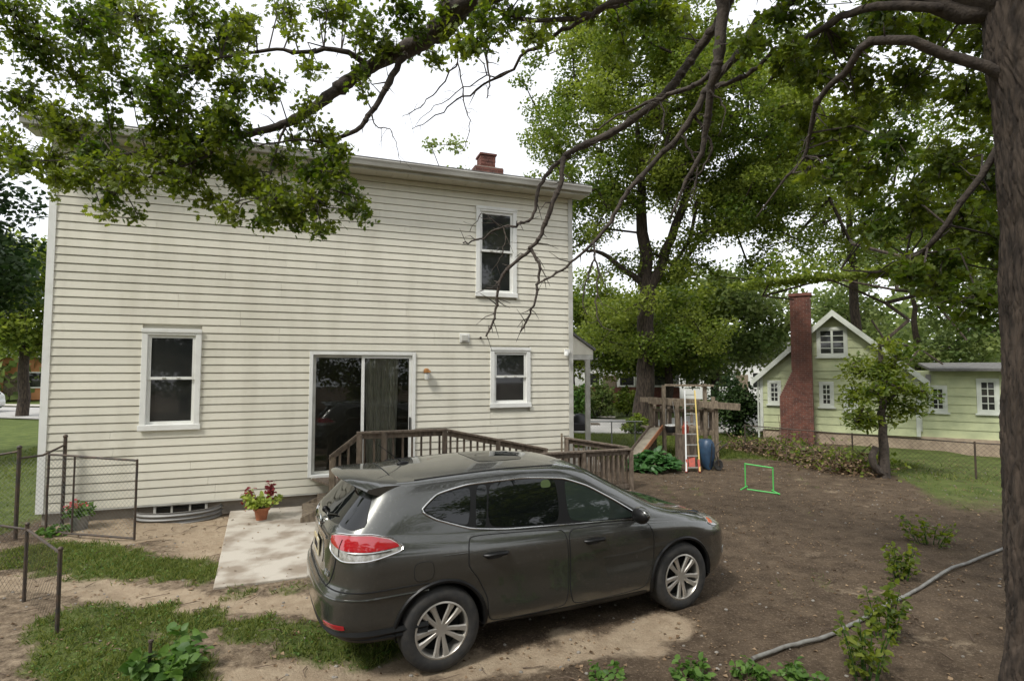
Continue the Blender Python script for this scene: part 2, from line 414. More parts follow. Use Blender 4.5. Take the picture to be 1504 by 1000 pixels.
def gsheet(name, x0, x1, y0, y1, st, z=0., mat=None, hole=None):
    xs = np.arange(x0, x1 + st / 2, st); ys = np.arange(y0, y1 + st / 2, st)
    X, Y = np.meshgrid(xs, ys); nx, ny = len(xs), len(ys)
    Z = gheight(X, Y) + z
    pale, g = gmask(X, Y)
    V = np.stack([X, Y, Z], -1).reshape(-1, 3)
    i = np.arange(ny - 1)[:, None] * nx + np.arange(nx - 1)[None]
    F = np.stack([i, i + 1, i + nx + 1, i + nx], -1).reshape(-1, 4)
    me = mesh_np(name, V, F, {'pale': ('POINT', pale.ravel()), 'green': ('POINT', g.ravel())}, smooth=True)
    return link(name, me, mat)
def ground_mat():
    m = bpy.data.materials.new('yard_soil'); m.use_nodes = True; n = m.node_tree; N = n.nodes; L = n.links; b = N['Principled BSDF']
    b.inputs['Roughness'].default_value = .95; b.inputs['Specular IOR Level'].default_value = .15
    tc = N.new('ShaderNodeTexCoord')
    def noise(s, d=6, r=.6):
        z = N.new('ShaderNodeTexNoise'); z.inputs['Scale'].default_value = s; z.inputs['Detail'].default_value = d; z.inputs['Roughness'].default_value = r
        L.new(tc.outputs['Object'], z.inputs['Vector']); return z.outputs['Fac']
    def mr(x, a, c, lo=0, hi=1):
        z = N.new('ShaderNodeMapRange'); z.inputs[1].default_value = a; z.inputs[2].default_value = c; z.inputs[3].default_value = lo; z.inputs[4].default_value = hi
        L.new(x, z.inputs[0]); return z.outputs[0]
    def mixc(f, a, c):
        z = N.new('ShaderNodeMix'); z.data_type = 'RGBA'
        for s_, v in (('A', a), ('B', c)):
            if isinstance(v, tuple): z.inputs[s_].default_value = (*v, 1)
            else: L.new(v, z.inputs[s_])
        L.new(f, z.inputs['Factor']); return z.outputs['Result']
    def mth(op, a, c):
        z = N.new('ShaderNodeMath'); z.operation = op
        for k, v in enumerate((a, c)):
            if isinstance(v, float): z.inputs[k].default_value = v
            else: L.new(v, z.inputs[k])
        return z.outputs[0]
    soil = mixc(mr(noise(3.2, 10, .7), .36, .66), (.058, .041, .027), (.135, .099, .066))
    soil = mixc(mr(noise(38, 6, .7), .52, .72), soil, (.23, .175, .125))
    soil = mixc(mr(noise(70, 4, .6), .60, .70), soil, (.022, .013, .008))
    pale = mixc(mr(noise(5, 8, .7), .35, .7), (.42, .335, .235), (.28, .21, .14))
    pale = mixc(mr(noise(60, 6, .7), .55, .75), pale, (.20, .15, .10))
    grass = mixc(mr(noise(2.0, 8, .7), .35, .65), (.055, .085, .02), (.13, .165, .045))
    grass = mixc(mr(noise(45, 6, .7), .5, .7), grass, (.09, .075, .035))
    ap = N.new('ShaderNodeAttribute'); ap.attribute_name = 'pale'; ag = N.new('ShaderNodeAttribute'); ag.attribute_name = 'green'
    pz = mth('ADD', ap.outputs['Fac'], mr(noise(9, 8, .75), .2, .8, -.5, .5)); pf = mr(pz, .25, .75)
    gz = mth('ADD', ag.outputs['Fac'], mr(noise(12, 8, .75), .2, .8, -.5, .5)); gf = mr(gz, .25, .8)
    c = mixc(pf, soil, pale); c = mixc(gf, c, grass); L.new(c, b.inputs['Base Color'])
    bp = N.new('ShaderNodeBump'); bp.inputs['Strength'].default_value = .8; bp.inputs['Distance'].default_value = .03
    L.new(mth('ADD', noise(45, 10, .75), mth('MULTIPLY', noise(9, 6, .7), 1.5)), bp.inputs['Height']); L.new(bp.outputs[0], b.inputs['Normal'])
    return m
M_ground = ground_mat()
tag(gsheet('ground', -14, 14, 2, 22, .07, 0, M_ground), kind='structure')
o = gsheet('outer_ground', -420, 420, -60, 900, 8, 0, M_ground); tag(o, kind='structure')
# lower the coarse sheet below the fine one
for v in o.data.vertices:
    v.co.z = -.09
def strip(name, pl, wdt, z, mat, thick=.05):
    mb = MB(); L_, R_ = [], []
    for i, p in enumerate(pl):
        a = Vector(pl[max(i - 1, 0)]); c = Vector(pl[min(i + 1, len(pl) - 1)]); d = (c - a).normalized(); nrm_ = Vector((-d.y, d.x, 0))
        L_.append(Vector((p[0], p[1], z)) + nrm_ * wdt / 2); R_.append(Vector((p[0], p[1], z)) - nrm_ * wdt / 2)
    n = len(pl); vs_ = L_ + R_ + [q - Vector((0, 0, thick)) for q in L_] + [q - Vector((0, 0, thick)) for q in R_]
    fs = []
    for i in range(n - 1):
        fs += [(i, n + i, n + i + 1, i + 1), (n + i, 3 * n + i, 3 * n + i + 1, n + i + 1), (i, i + 1, 2 * n + i + 1, 2 * n + i)]
    fs += [(0, 2 * n, 3 * n, n), (n - 1, 2 * n - 1, 4 * n - 1, 3 * n - 1)]
    return tag(mb.add(vs_, fs).build(name, mat), kind='structure')
ROADL = [(-60, 38.5), (-32, 34), (-12, 28.6), (5, 25.4), (9, 25.6), (12.5, 29), (17, 36), (26, 50)]
strip('street', ROADL, 6.0, .02, M_asph)
strip('far_pavement', [(x + .7, y + 4.6) for x, y in ROADL[:4]], 1.1, .06, M_walk)
# patio slab
pat = MB(); q = [Vector((-5.22, 10.16, .0)), Vector((-3.60, 6.66, 0)), Vector((-1.7, 7.35, 0)), Vector((-3.1, 10.85, 0))]
pat.poly([p + Vector((0, 0, -.12)) for p in q], (0, 0, .145)); tag(pat.build('patio_slab', M_conc, bevel=.012), kind='structure')

# ------------------------------------------------------------------ the house
HA = math.atan2(3.40, 9.454); HL = (-8.05, 9.30); HW = 10.05; HEAVE = 6.68; SB = .22
house = thing('house', 'two storey cream vinyl sided house with sliding glass door and long gutter', 'house', (HL[0], HL[1], 0), HA)
hc, hsn = math.cos(HA), math.sin(HA)
def HP(s, d, z): return Vector((HL[0] + hc * s + hsn * d, HL[1] + hsn * s - hc * d, z))   # d metres out from the wall
OPEN = dict(winL=(1.44, 2.39, 1.55, 3.36), door=(4.28, 6.38, .52, 3.0), winS=(8.03, 8.98, 1.80, 3.11), winU=(7.69, 8.65, 4.26, 6.26))
DEPTH = 8.2
mb = MB(); mb.box((.02, .02, SB), (HW - .02, DEPTH, HEAVE + .05))
wall = mb.build('wall', M_soffit, house)
mb = MB(); mb.box((.05, .045, -.4), (HW - .05, DEPTH - .1, SB)); mb.build('foundation', M_found, house)
course = .1475; z = SB; row = 0
while z < HEAVE - .02:
    z1 = min(z + course, HEAVE)
    cuts = [(0.07, HW - .07)]
    for (a, b_, lo, hi) in OPEN.values():
        if z1 > lo + .004 and z < hi - .004:
            nc = []
            for s0, s1 in cuts:
                if b_ <= s0 or a >= s1: nc.append((s0, s1)); continue
                if a > s0: nc.append((s0, a))
                if b_ < s1: nc.append((b_, s1))
            cuts = nc
    fin = []
    for s0, s1 in cuts:
        if row % 2 == 0: seam = [s0 + (s1 - s0) * f_ for f_ in ((random.uniform(.15, .5), random.uniform(.55, .85)) if s1 - s0 > 4.5 else (random.uniform(.2, .8),))] if s1 - s0 > 2.2 else []
        cs = [c for c in seam if s0 + .2 < c < s1 - .2]
        e = [s0] + cs + [s1]
        fin += [(e[i] + (.0015 if i else 0), e[i + 1] - (.0015 if i + 2 < len(e) else 0)) for i in range(len(e) - 1)]
    for s0, s1 in fin:
        b2 = MB(); t0, t1 = -.034, -.010
        if z == SB: t0 = -.036
        zz = [(0.015, z + .001), (t0, z + .001), (t0 - .002, z + .008), (t0 + .010, z1 - .010), (.000, z1 - .008), (.015, z1)]
        vs_ = [(s0, y, h) for y, h in zz] + [(s1, y, h) for y, h in zz]; n = 6
        b2.add(vs_, [tuple(range(n))[::-1], tuple(range(n, 2 * n))] + [(k, (k + 1) % n, n + (k + 1) % n, n + k) for k in range(n)])
        bo = b2.build('siding_board', M_siding, wall)
    z += course; row += 1
# corner posts, starter strip, frieze
for s in (0, HW - .09):
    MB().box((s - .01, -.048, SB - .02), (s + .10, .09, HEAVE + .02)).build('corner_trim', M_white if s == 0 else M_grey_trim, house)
MB().box((-.005, -.04, SB - .03), (HW, .03, SB)).build('starter_strip', M_grey_trim, house)
# soffit, fascia, gutter, roof
OV = .40
sof = MB()
for k in range(33):
    s = -.25 + k * (HW + .5) / 33
    sof.box((s + .004, -OV, HEAVE), (s + (HW + .5) / 33 - .004, -.012, HEAVE + .018))
sof.box((-.25, -OV, HEAVE + .019), (HW + .25, 0, HEAVE + .03)); sof.build('soffit', M_soffit, house)
MB().box((-.27, -OV - .02, HEAVE - .01), (HW + .27, -OV, HEAVE + .2)).build('fascia', M_grey_trim, house)
prof = [(0, 0), (.0, .12), (-.012, .125), (-.112, .125), (-.12, .11), (-.10, .06), (-.085, .0)]
gut = MB(); e0, e1 = -.28, HW + .28
vs_ = [(e0, -OV - .022 + a, HEAVE + .045 + b_) for a, b_ in prof] + [(e1, -OV - .022 + a, HEAVE + .045 + b_) for a, b_ in prof]; n = len(prof)
gut.add(vs_, [tuple(range(n))[::-1], tuple(range(n, 2 * n))] + [(k, (k + 1) % n, n + (k + 1) % n, n + k) for k in range(n)])
gut.build('gutter', M_gutter, house)
rt = math.tan(R(15)); ry = DEPTH / 2; rz0 = HEAVE + .19; rz1 = rz0 + (ry + OV) * rt
rf = MB()
rf.poly([(-.3, -OV - .05, rz0 - .005), (HW + .3, -OV - .05, rz0 - .005), (HW + .3, ry, rz1), (-.3, ry, rz1)], (0, 0, .05))
rf.poly([(-.3, ry + .001, rz1), (HW + .3, ry + .001, rz1), (HW + .3, DEPTH + OV, rz0), (-.3, DEPTH + OV, rz0)], (0, 0, .05))
rf.poly([(.0, .02, HEAVE + .06), (0, DEPTH, HEAVE + .06), (0, ry, rz1 - .02)], (.03, 0, 0)); rf.poly([(HW - .03, .02, HEAVE + .06), (HW - .03, DEPTH, HEAVE + .06), (HW - .03, ry, rz1 - .02)], (.03, 0, 0))
roof = rf.build('roof', M_shingle, house)
# chimney
def brick_stack(mb_b, x0, x1, y0, y1, z0, z1, bl=.21, bh=.075, j=.012, only=None):
    row = 0; z = z0
    while z + bh - j <= z1 + .001:
        for (ax, lo, hi, fix, out) in (('x', x0, x1, y0, -1), ('x', x0, x1, y1, 1), ('y', y0, y1, x0, -1), ('y', y0, y1, x1, 1)):
            if only and (ax, out) not in only: continue
            p = lo - (bl / 2 if row % 2 else 0)
            while p < hi - .02:
                a = max(p, lo) + j / 2; b_ = min(p + bl, hi) - j / 2; p += bl
                if b_ - a < .03: continue
                o_ = random.uniform(.006, .016)
                if ax == 'x': mb_b.box((a, min(fix, fix + out * o_), z), (b_, max(fix, fix + out * o_), z + bh - j))
                else: mb_b.box((min(fix, fix + out * o_), a, z), (max(fix, fix + out * o_), b_, z + bh - j))
        z += bh; row += 1
ch_s = (Vector((-.72, 14.75, 0)) - Vector((HL[0], HL[1], 0))); cs_, cd_ = ch_s.x * hc + ch_s.y * hsn, -ch_s.x * hsn + ch_s.y * hc
chm = MB().box((cs_ - .40, cd_ - .3, rz0 + .3), (cs_ + .40, cd_ + .3, 8.15)).build('chimney', M_mortar, house)
cb = MB(); brick_stack(cb, cs_ - .40, cs_ + .40, cd_ - .3, cd_ + .3, rz0 + .5, 8.15, .21, .085)
cb.build('brickwork', M_brick, chm, kind='stuff')
cb = MB(); cb.box((cs_ - .2, cd_ - .2, 8.15), (cs_ + .2, cd_ + .2, 8.5)); brick_stack(cb, cs_ - .2, cs_ + .2, cd_ - .2, cd_ + .2, 8.15, 8.5, .21, .085); cb.box((cs_ - .24, cd_ - .24, 8.5), (cs_ + .24, cd_ + .24, 8.55)); cb.build('flue', M_brick, chm)

def frame4(mb_, a, b_, lo, hi, t, y0, y1):
    mb_.box((a, y0, lo), (a + t, y1, hi)); mb_.box((b_ - t, y0, lo), (b_, y1, hi))
    mb_.box((a + t, y0, hi - t), (b_ - t, y1, hi)); mb_.box((a + t, y0, lo), (b_ - t, y1, lo + t)); return mb_
def dh_window(key, label, blind=False):
    a, b_, lo, hi = OPEN[key]
    f = frame4(MB(), a, b_, lo, hi, .095, -.065, .05).box((a - .02, -.078, lo - .012), (b_ + .02, -.0655, lo + .09)).box((a - .01, -.078, hi - .05), (b_ + .01, -.0655, hi + .02))
    wn = f.build('window', M_white, house, label=label, bevel=.006)
    a += .095; b_ -= .095; lo += .095; hi -= .095; mid = (lo + hi) / 2 + .02
    frame4(MB(), a + .002, b_ - .002, mid - .02, hi - .002, .05, -.035, .0).build('upper_sash', M_white, wn)
    frame4(MB(), a + .002, b_ - .002, lo + .002, mid + .03, .05, -.001, .035).build('lower_sash', M_white, wn)
    MB().box((a + .05, -.02, mid + .03), (b_ - .05, -.016, hi - .05)).build('pane', M_glass, wn)
    MB().box((a + .05, .012, lo + .05), (b_ - .05, .016, mid - .02)).build('pane', M_glass, wn)
    lk = MB()
    for t in (.35, .65): lk.box((a + (b_ - a) * t - .03, -.05, mid - .005), (a + (b_ - a) * t + .03, -.036, mid + .018))
    lk.build('sash_lock', M_grey_trim, wn)
    return wn
dh_window('winL', 'large ground floor window left of the sliding door')
dh_window('winS', 'small ground floor window right of the sliding door')
dh_window('winU', 'upper floor window under the gutter')
# sliding door
a, b_, lo, hi = OPEN['door']
f = MB(); f.box((a, -.06, lo), (a + .07, .09, hi)); f.box((b_ - .07, -.06, lo), (b_, .09, hi)); f.box((a + .07, -.06, hi - .07), (b_ - .07, .09, hi)); f.box((a + .07, -.09, lo - .02), (b_ - .07, .09, lo + .05))
sd_ = f.build('sliding_door', M_white, house, bevel=.005)
f = frame4(MB(), a + .075, a + 1.06, lo + .055, hi - .075, .05, .03, .07); f.build('fixed_leaf', M_grey_trim, sd_)
f = frame4(MB(), a + 1.0, b_ - .075, lo + .055, hi - .075, .06, -.02, .02); f.build('sliding_leaf', M_white, sd_)
def pane_mat():
    m = bpy.data.materials.new('door_glass'); m.use_nodes = True; N = m.node_tree.nodes; L = m.node_tree.links
    g = N.new('ShaderNodeBsdfGlossy'); g.inputs['Roughness'].default_value = .015; t = N.new('ShaderNodeBsdfTransparent'); t.inputs[0].default_value = (.90, .92, .90, 1)
    fr = N.new('ShaderNodeFresnel'); fr.inputs[0].default_value = 1.5; ms = N.new('ShaderNodeMixShader')
    L.new(fr.outputs[0], ms.inputs[0]); L.new(t.outputs[0], ms.inputs[1]); L.new(g.outputs[0], ms.inputs[2]); L.new(ms.outputs[0], N['Material Output'].inputs[0]); return m
M_dglass = pane_mat()
MB().box((a + .125, .045, lo + .105), (a + 1.01, .052, hi - .125)).build('pane', M_dglass, sd_)
MB().box((a + 1.06, -.005, lo + .115), (b_ - .135, .002, hi - .135)).build('pane', M_dglass, sd_)
MB().box((b_ - .125, -.045, lo + .85), (b_ - .095, -.021, lo + 1.12)).build('handle', M_black, sd_)
cu = MB(); n = 90; s0, s1 = a + 1.08, b_ - .33; vs_ = []
for i in range(n + 1):
    t = i / n; s = s0 + (s1 - s0) * t
    y = .135 + .028 * math.sin(t * 52) + .014 * math.sin(t * 23 + 1)
    sp = -.10 * t * 0
    vs_ += [(s + sp, y, hi - .14), (s + (t - .5) * -.10, y + .01 * math.sin(t * 31), lo + .1)]
cu.add(vs_, [(2 * i, 2 * i + 2, 2 * i + 3, 2 * i + 1) for i in range(n)]); cu.build('curtain', M_curtain, sd_, smooth=True)
# flat dark panel behind the glass, the unlit room's shade put in its colour
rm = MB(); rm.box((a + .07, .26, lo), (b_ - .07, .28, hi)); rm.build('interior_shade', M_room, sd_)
# the wall core is solid, so open it around the door
bm_ = MB(); bm_.box((.02, .30, SB), (HW - .02, DEPTH, HEAVE + .05))
for (x0, x1, z0, z1) in ((.02, a + .02, SB, HEAVE + .05), (b_ - .02, HW - .02, SB, HEAVE + .05), (a + .02, b_ - .02, hi - .02, HEAVE + .05), (a + .02, b_ - .02, SB, lo)):
    bm_.box((x0, .02, z0), (x1, .2995, z1))
nm = bm_.mesh('wall'); nm.materials.append(M_soffit); wall.data = nm
# porch lamp
lm = MB(); lm.lathe([(.0, 0), (.06, 0), (.065, .012), (.03, .03), (.022, .09), (.04, .10)], 16)
lm.v = [(6.61 + x, -.035 - zz, 2.60 + y) for x, y, zz in lm.v]
wl = lm.build('wall_lamp', M_brass, house, smooth=True)
MB().lathe([(.02, 2.64), (.075, 2.61), (.082, 2.58), (.06, 2.565)], 18, (6.61, -.11, 0)).build('lamp_hood', M_brass, wl, smooth=True)
MB().lathe([(.05, 2.575), (.058, 2.50), (.05, 2.43), (.02, 2.405), (0, 2.40)], 18, (6.61, -.11, 0)).build('lamp_glass', M_clear, wl, smooth=True)
# vent box + spigot camera
vb = MB().box((7.33, -.055, 3.22), (7.55, -.03, 3.42)).build('dryer_vent', M_white, house, bevel=.006)
MB().box((7.37, -.09, 3.25), (7.51, -.0555, 3.385)).build('flap', M_grey_trim, vb, bevel=.008)
MB().ball((7.80, -.06, 3.33), .028, 8, 6).build('cable_grommet', M_darksteel, house, smooth=True)
fl = MB(); fl.box((9.82, -.10, 3.02), (9.95, -.045, 3.1)); fl.lathe([(0, 2.94), (.05, 2.95), (.055, 3.0), (.03, 3.05)], 12, (9.84, -.14, 0)); fl.build('flood_light', M_white, house, smooth=True)
# basement window and its well
f = frame4(MB(), 1.70, 2.56, -.12, .21, .04, -.02, .045).box((1.97, -.015, -.08), (2.0, .04, .17)).box((2.26, -.015, -.08), (2.29, .04, .17))
bw = f.build('basement_window', M_grey_trim, house); MB().box((1.74, .02, -.08), (2.52, .03, .17)).build('pane', M_glass, bw)
ww = MB(); vs_ = []; nu = 26; zs = []
for k in range(33):
    zs.append((-.12 + k * .28 / 32, .018 * math.sin(k / 32 * 2 * PI * 4.0)))
for z_, of in zs:
    for i in range(nu + 1):
        t = PI * i / nu; vs_.append((2.12 - (.68 + of) * math.cos(t), -.02 - (.52 + of) * max(0., math.sin(t)) ** .8, z_))
ww.add(vs_, [(k * (nu + 1) + i, k * (nu + 1) + i + 1, (k + 1) * (nu + 1) + i + 1, (k + 1) * (nu + 1) + i) for k in range(32) for i in range(nu)])
wo = ww.build('window_well', M_steel, house, smooth=True, ang=180); sm = wo.modifiers.new('thick', 'SOLIDIFY'); sm.thickness = .006
# side porch roof and post
pr = thing('side_porch', 'small grey side porch with sloping roof on one square post at the house corner', 'porch', (2.0, 14.4, 0))
c0 = HP(HW + .02, -1.55, 0); hd = Vector((hc, hsn, 0)); hb = Vector((-hsn, hc, 0))
pz1, pz0 = 4.02, 3.13
def PP(s, bk, z): return c0 + hd * s + hb * bk + Vector((0, 0, z))
mb = MB(); mb.poly([PP(0, -.1, pz1), PP(1.40, -.1, pz0), PP(1.40, 3.2, pz0), PP(0, 3.2, pz1)], (0, 0, .07)); mb.build('porch_roof', M_shingle, pr, local=False)
mb = MB(); mb.poly([PP(0.0, -.06, pz1 - .012), PP(0, -.06, 3.03), PP(1.34, -.06, 3.03), PP(1.34, -.06, pz0 + .02)], hb * .05); mb.build('gable_panel', M_siding, pr, local=False)
MB().bar(PP(0, 0, 2.96), PP(1.34, 0, 2.96), .12, .13).build('beam', M_grey_trim, pr, local=False)
MB().bar(PP(1.26, .07, 2.96), PP(1.26, 3.1, 2.96), .12, .13).build('beam', M_grey_trim, pr, local=False)
for bk in (.0, 3.0): MB().bar(PP(1.20, bk, -.1), PP(1.20, bk, 2.89), .13, .13).build('post', M_grey_trim, pr, local=False, bevel=.008)
MB().box((1.15, 14.2, -.1), (2.35, 17.2, .16)).build('stoop', M_conc, pr, local=False)

# ------------------------------------------------------------------ the car
def pchip(xk, yk, xq):
    xk = np.asarray(xk, float); yk = np.asarray(yk, float); h = np.diff(xk); d = np.diff(yk, axis=0) / h.reshape(-1, *([1] * (yk.ndim - 1)))
    m = np.zeros_like(yk); m[0] = d[0]; m[-1] = d[-1]
    a, b = d[:-1], d[1:]; same = a * b > 0
    w1 = (2 * h[1:] + h[:-1]).reshape(-1, *([1] * (yk.ndim - 1))); w2 = (h[1:] + 2 * h[:-1]).reshape(-1, *([1] * (yk.ndim - 1)))
    with np.errstate(all='ignore'):
        hm = (w1 + w2) / (w1 / a + w2 / b)
    m[1:-1] = np.where(same, hm, 0)
    i = np.clip(np.searchsorted(xk, xq) - 1, 0, len(xk) - 2); t = (xq - xk[i]) / h[i]
    s = [1] * (yk.ndim - 1); t = t.reshape(-1, *s); hh = h[i].reshape(-1, *s)
    return (2 * t**3 - 3 * t**2 + 1) * yk[i] + (t**3 - 2 * t**2 + t) * hh * m[i] + (-2 * t**3 + 3 * t**2) * yk[i + 1] + (t**3 - t**2) * hh * m[i + 1]
WB = 2.705; WR = .355
#        zr    zm    zf     xr     xf    w     cr   cf
SUV = [(.33, .215, .225, -.66, 3.25, .70, .30, .45),
       (.37, .24, .255, -.84, 3.44, .83, .34, .50),
       (.44, .31, .36, -.945, 3.59, .885, .36, .58),
       (.54, .43, .50, -.985, 3.635, .902, .37, .62),
       (.66, .60, .62, -.985, 3.635, .905, .37, .62),
       (.75, .74, .70, -.955, 3.61, .916, .36, .60),
       (.82, .82, .75, -.925, 3.58, .922, .36, .60),
       (.93, .90, .80, -.915, 3.53, .921, .36, .62),
       (1.06, .985, .86, -.905, 3.43, .908, .37, .64),
       (1.16, 1.03, .91, -.89, 3.27, .880, .38, .62),
       (1.20, 1.055, .985, -.875, 2.98, .864, .39, .50),
       (1.235, 1.085, 1.08, -.86, 2.62, .850, .40, .40),
       (1.31, 1.22, 1.24, -.79, 2.28, .812, .42, .36),
       (1.42, 1.37, 1.395, -.69, 1.98, .757, .43, .34),
       (1.52, 1.505, 1.525, -.60, 1.73, .695, .42, .34),
       (1.575, 1.575, 1.585, -.555, 1.58, .64, .42, .36),
       (1.60, 1.625, 1.62, -.50, 1.40, .53, .42, .40),
       (1.615, 1.655, 1.64, -.38, 1.15, .34, .40, .40),
       (1.62, 1.668, 1.65, -.15, .85, .12, .30, .30),
       (1.622, 1.67, 1.652, .15, .60, .0, .15, .15)]
def car_surface(sl, nu=190, nv=150):
    yf = np.array([0, .34, .62, .82, .94, 1.]); xfr = np.array([0, .012, .07, .23, .52, 1.])
    rows = []
    for (zr, zm, zf, xr, xf, wd, cr, cf) in sl:
        sx = np.linspace(xr + cr, xf - cf, 10)[1:-1]
        x = np.concatenate([xr + cr * xfr, sx, (xf - cf * xfr)[::-1]])
        y = np.concatenate([wd * yf, np.full(8, wd), (wd * yf)[::-1]])
        y *= 1 - .030 * np.clip((x - 1.3) / 2.2, -1, 1) ** 2
        t = (x - xr) / max(xf - xr, 1e-6)
        z = pchip([0, .30, .62, 1], np.array([zr, zm + (zr - zm) * .35, zm, zf]), t)
        rows.append(np.stack([x, y, z], -1))
    A = np.array(rows)                                   # slices, pts, 3
    xr_ = np.array([-.60, -.3, .15, .7, 1.15, 1.45, 1.75]); zr_ = np.array([1.583, 1.622, 1.650, 1.664, 1.650, 1.617, 1.555])
    for k in range(15, len(sl)):                         # roof skin: one smooth crowned sheet
        bl = min(1., (k - 14) / 2.)
        zz = pchip(xr_, zr_, np.clip(A[k, :, 0], -.6, 1.75)) - .062 * (np.abs(A[k, :, 1]) / .6) ** 2.3
        A[k, :, 2] = A[k, :, 2] * (1 - bl) + zz * bl
    vq = np.linspace(0, len(sl) - 1, nv)
    Bv = pchip(np.arange(len(sl)), A, vq)                # nv, pts, 3
    npt = A.shape[1]; uq = np.linspace(0, npt - 1, nu)
    S = pchip(np.arange(npt), Bv.transpose(1, 0, 2), uq).transpose(1, 0, 2)
    return S                                             # nv, nu, 3  (left half, y>=0)
def make_car(label, loc, rz, scale, paint, full=True, slices=SUV):
    root = thing('car', label, 'car', loc, rz); root.scale = scale
    S = car_surface(slices) if full else car_surface(slices, 80, 60)
    nv, nu, _ = S.shape
    i = np.arange(nv - 1)[:, None] * nu + np.arange(nu - 1)[None]
    Fl = np.stack([i, i + nu, i + nu + 1, i + 1], -1).reshape(-1, 4)
    V = S.reshape(-1, 3); Vr = V * np.array([1, -1, 1]); Fr = Fl[:, ::-1] + len(V)
    bv = BVHTree.FromPolygons([Vector(p) for p in np.concatenate([V, Vr])], [tuple(f) for f in np.concatenate([Fl, Fr])])
    # wheel arches
    AR = .40
    V2 = V.copy(); inside = np.zeros(len(V), bool)
    for wx in (0, WB):
        r = np.hypot(V[:, 0] - wx, V[:, 2] - WR); arch = (r < AR) & (V[:, 1] > .45); inside |= arch
    fin = inside[Fl]; keep = ~fin.all(1); part = keep & fin.any(1)
    mv = np.unique(Fl[part][fin[part]])
    for wx in (0, WB):
        dx = V2[mv, 0] - wx; dz = V2[mv, 2] - WR; r = np.hypot(dx, dz); nearw = r < AR + .001; k = AR / np.maximum(r, .05)
        V2[mv[nearw], 0] = wx + dx[nearw] * k[nearw]; V2[mv[nearw], 2] = WR + dz[nearw] * k[nearw]
    F2 = Fl[keep]
    VV = np.concatenate([V2, V2 * np.array([1, -1, 1])]); FF = np.concatenate([F2[:, ::-1], F2 + len(V2)])
    me = mesh_np('body', VV, FF, smooth=True); body = link('body', me, paint, root)
    wm = body.modifiers.new('weld', 'WELD'); wm.merge_threshold = .0004
    # inner wells and floor
    mb = MB()
    for wx in (0, WB):
        for sy in (-1, 1):
            n = 20; vs_ = []
            for yy in (.50, .895):
                for k in range(n + 1):
                    t = -.35 + (PI + .7) * k / n; vs_.append((wx + (AR + .004) * math.cos(t), sy * yy, max(WR + (AR + .004) * math.sin(t), .33)))
            mb.add(vs_, [(k, k + 1, n + 2 + k, n + 1 + k) for k in range(n)])
            mb.add([(wx - .42, sy * .50, .34), (wx + .42, sy * .50, .34), (wx + .42, sy * .50, .8), (wx - .42, sy * .50, .8)], [(0, 1, 2, 3)])
    mb.box((-.60, -.68, .33), (3.2, .68, .345)); mb.build('underbody', M_trim, root)
    def hit(o_, d_):
        loc_, nn, ix, ds = bv.ray_cast(Vector(o_), Vector(d_))
        if loc_ is None: return None
        if nn.dot(Vector(d_)) > 0: nn = -nn
        return loc_, nn
    def side(sg):
        return lambda x, z: hit((x, sg * 2.5, z), (0, -sg, 0))
    def rear(y, z): return hit((-4, y, z), (1, 0, 0))
    def top(x, y): return hit((x, y, 4), (0, 0, -1))
    def azim(cx_, cy_, sg=-1):
        def f_(ph, z):
            t = R(ph); d = Vector((math.cos(t), math.sin(t) * (1 if sg < 0 else -1), 0)); c = Vector((cx_, cy_ * (1 if sg < 0 else -1), z))
            return hit(c + d * 3, -d)
        return f_
    def chaikin(pl, n=2, closed=True):
        n, cut = (n, .2) if n != 1 else (3, .11)
        for _ in range(n):
            q = []
            m = len(pl)
            for k in range(m if closed else m - 1):
                a_, c_ = pl[k], pl[(k + 1) % m]
                q += [(a_[0] * (1 - cut) + c_[0] * cut, a_[1] * (1 - cut) + c_[1] * cut), (a_[0] * cut + c_[0] * (1 - cut), a_[1] * cut + c_[1] * (1 - cut))]
            cut = .25
            pl = q
        return pl
    def resamp(pl, n, closed=True):
        p_ = np.array(pl + ([pl[0]] if closed else []), float); s_ = np.concatenate([[0], np.cumsum(np.hypot(*np.diff(p_, axis=0).T))])
        q = np.linspace(0, s_[-1], n + 1)[:-1] if closed else np.linspace(0, s_[-1], n)
        return [(float(np.interp(t, s_, p_[:, 0])), float(np.interp(t, s_, p_[:, 1]))) for t in q]
    def patch(name, pl, mp, mat, off, parent=root, n=72, rings=10, rnd=2, label=None, skirt=.006):
        if not full: n, rings = 28, 4
        out = resamp(chaikin(pl, rnd) if rnd else pl, n); cx_ = sum(p[0] for p in out) / n; cy_ = sum(p[1] for p in out) / n
        mb_ = MB(); vs_ = []; ok = True
        last = None
        for k in range(rings + 1):
            t = 1 - (k / rings) * .985
            for p in out:
                h_ = mp(cx_ + (p[0] - cx_) * t, cy_ + (p[1] - cy_) * t)
                if h_ is None: h_ = last
                if h_ is None: h_ = (Vector((0, 0, .5)), Vector((0, -1, 0)))
                last = h_
                vs_.append(h_[0] + h_[1] * off)
        sk = []
        for p in out:
            h_ = mp(*p) or last; sk.append(h_[0] + h_[1] * (off - skirt))
        fs = [(k * n + a_, k * n + (a_ + 1) % n, (k + 1) * n + (a_ + 1) % n, (k + 1) * n + a_) for k in range(rings) for a_ in range(n)]
        fs.append(tuple(rings * n + a_ for a_ in range(n)))
        b0 = len(vs_); fs += [(b0 + a_, b0 + (a_ + 1) % n, (a_ + 1) % n, a_) for a_ in range(n)]
        mb_.add(vs_ + sk, fs)
        me_ = mb_.mesh(name, True)
        # faces must look outwards
        o_ = link(name, me_, mat, parent); me_.update()
        import bmesh
        bm = bmesh.new(); bm.from_mesh(me_); bmesh.ops.recalc_face_normals(bm, faces=bm.faces)
        c_ = sum((f.normal * f.calc_area() for f in bm.faces), Vector())
        want = (mp(cx_, cy_) or last)[1]
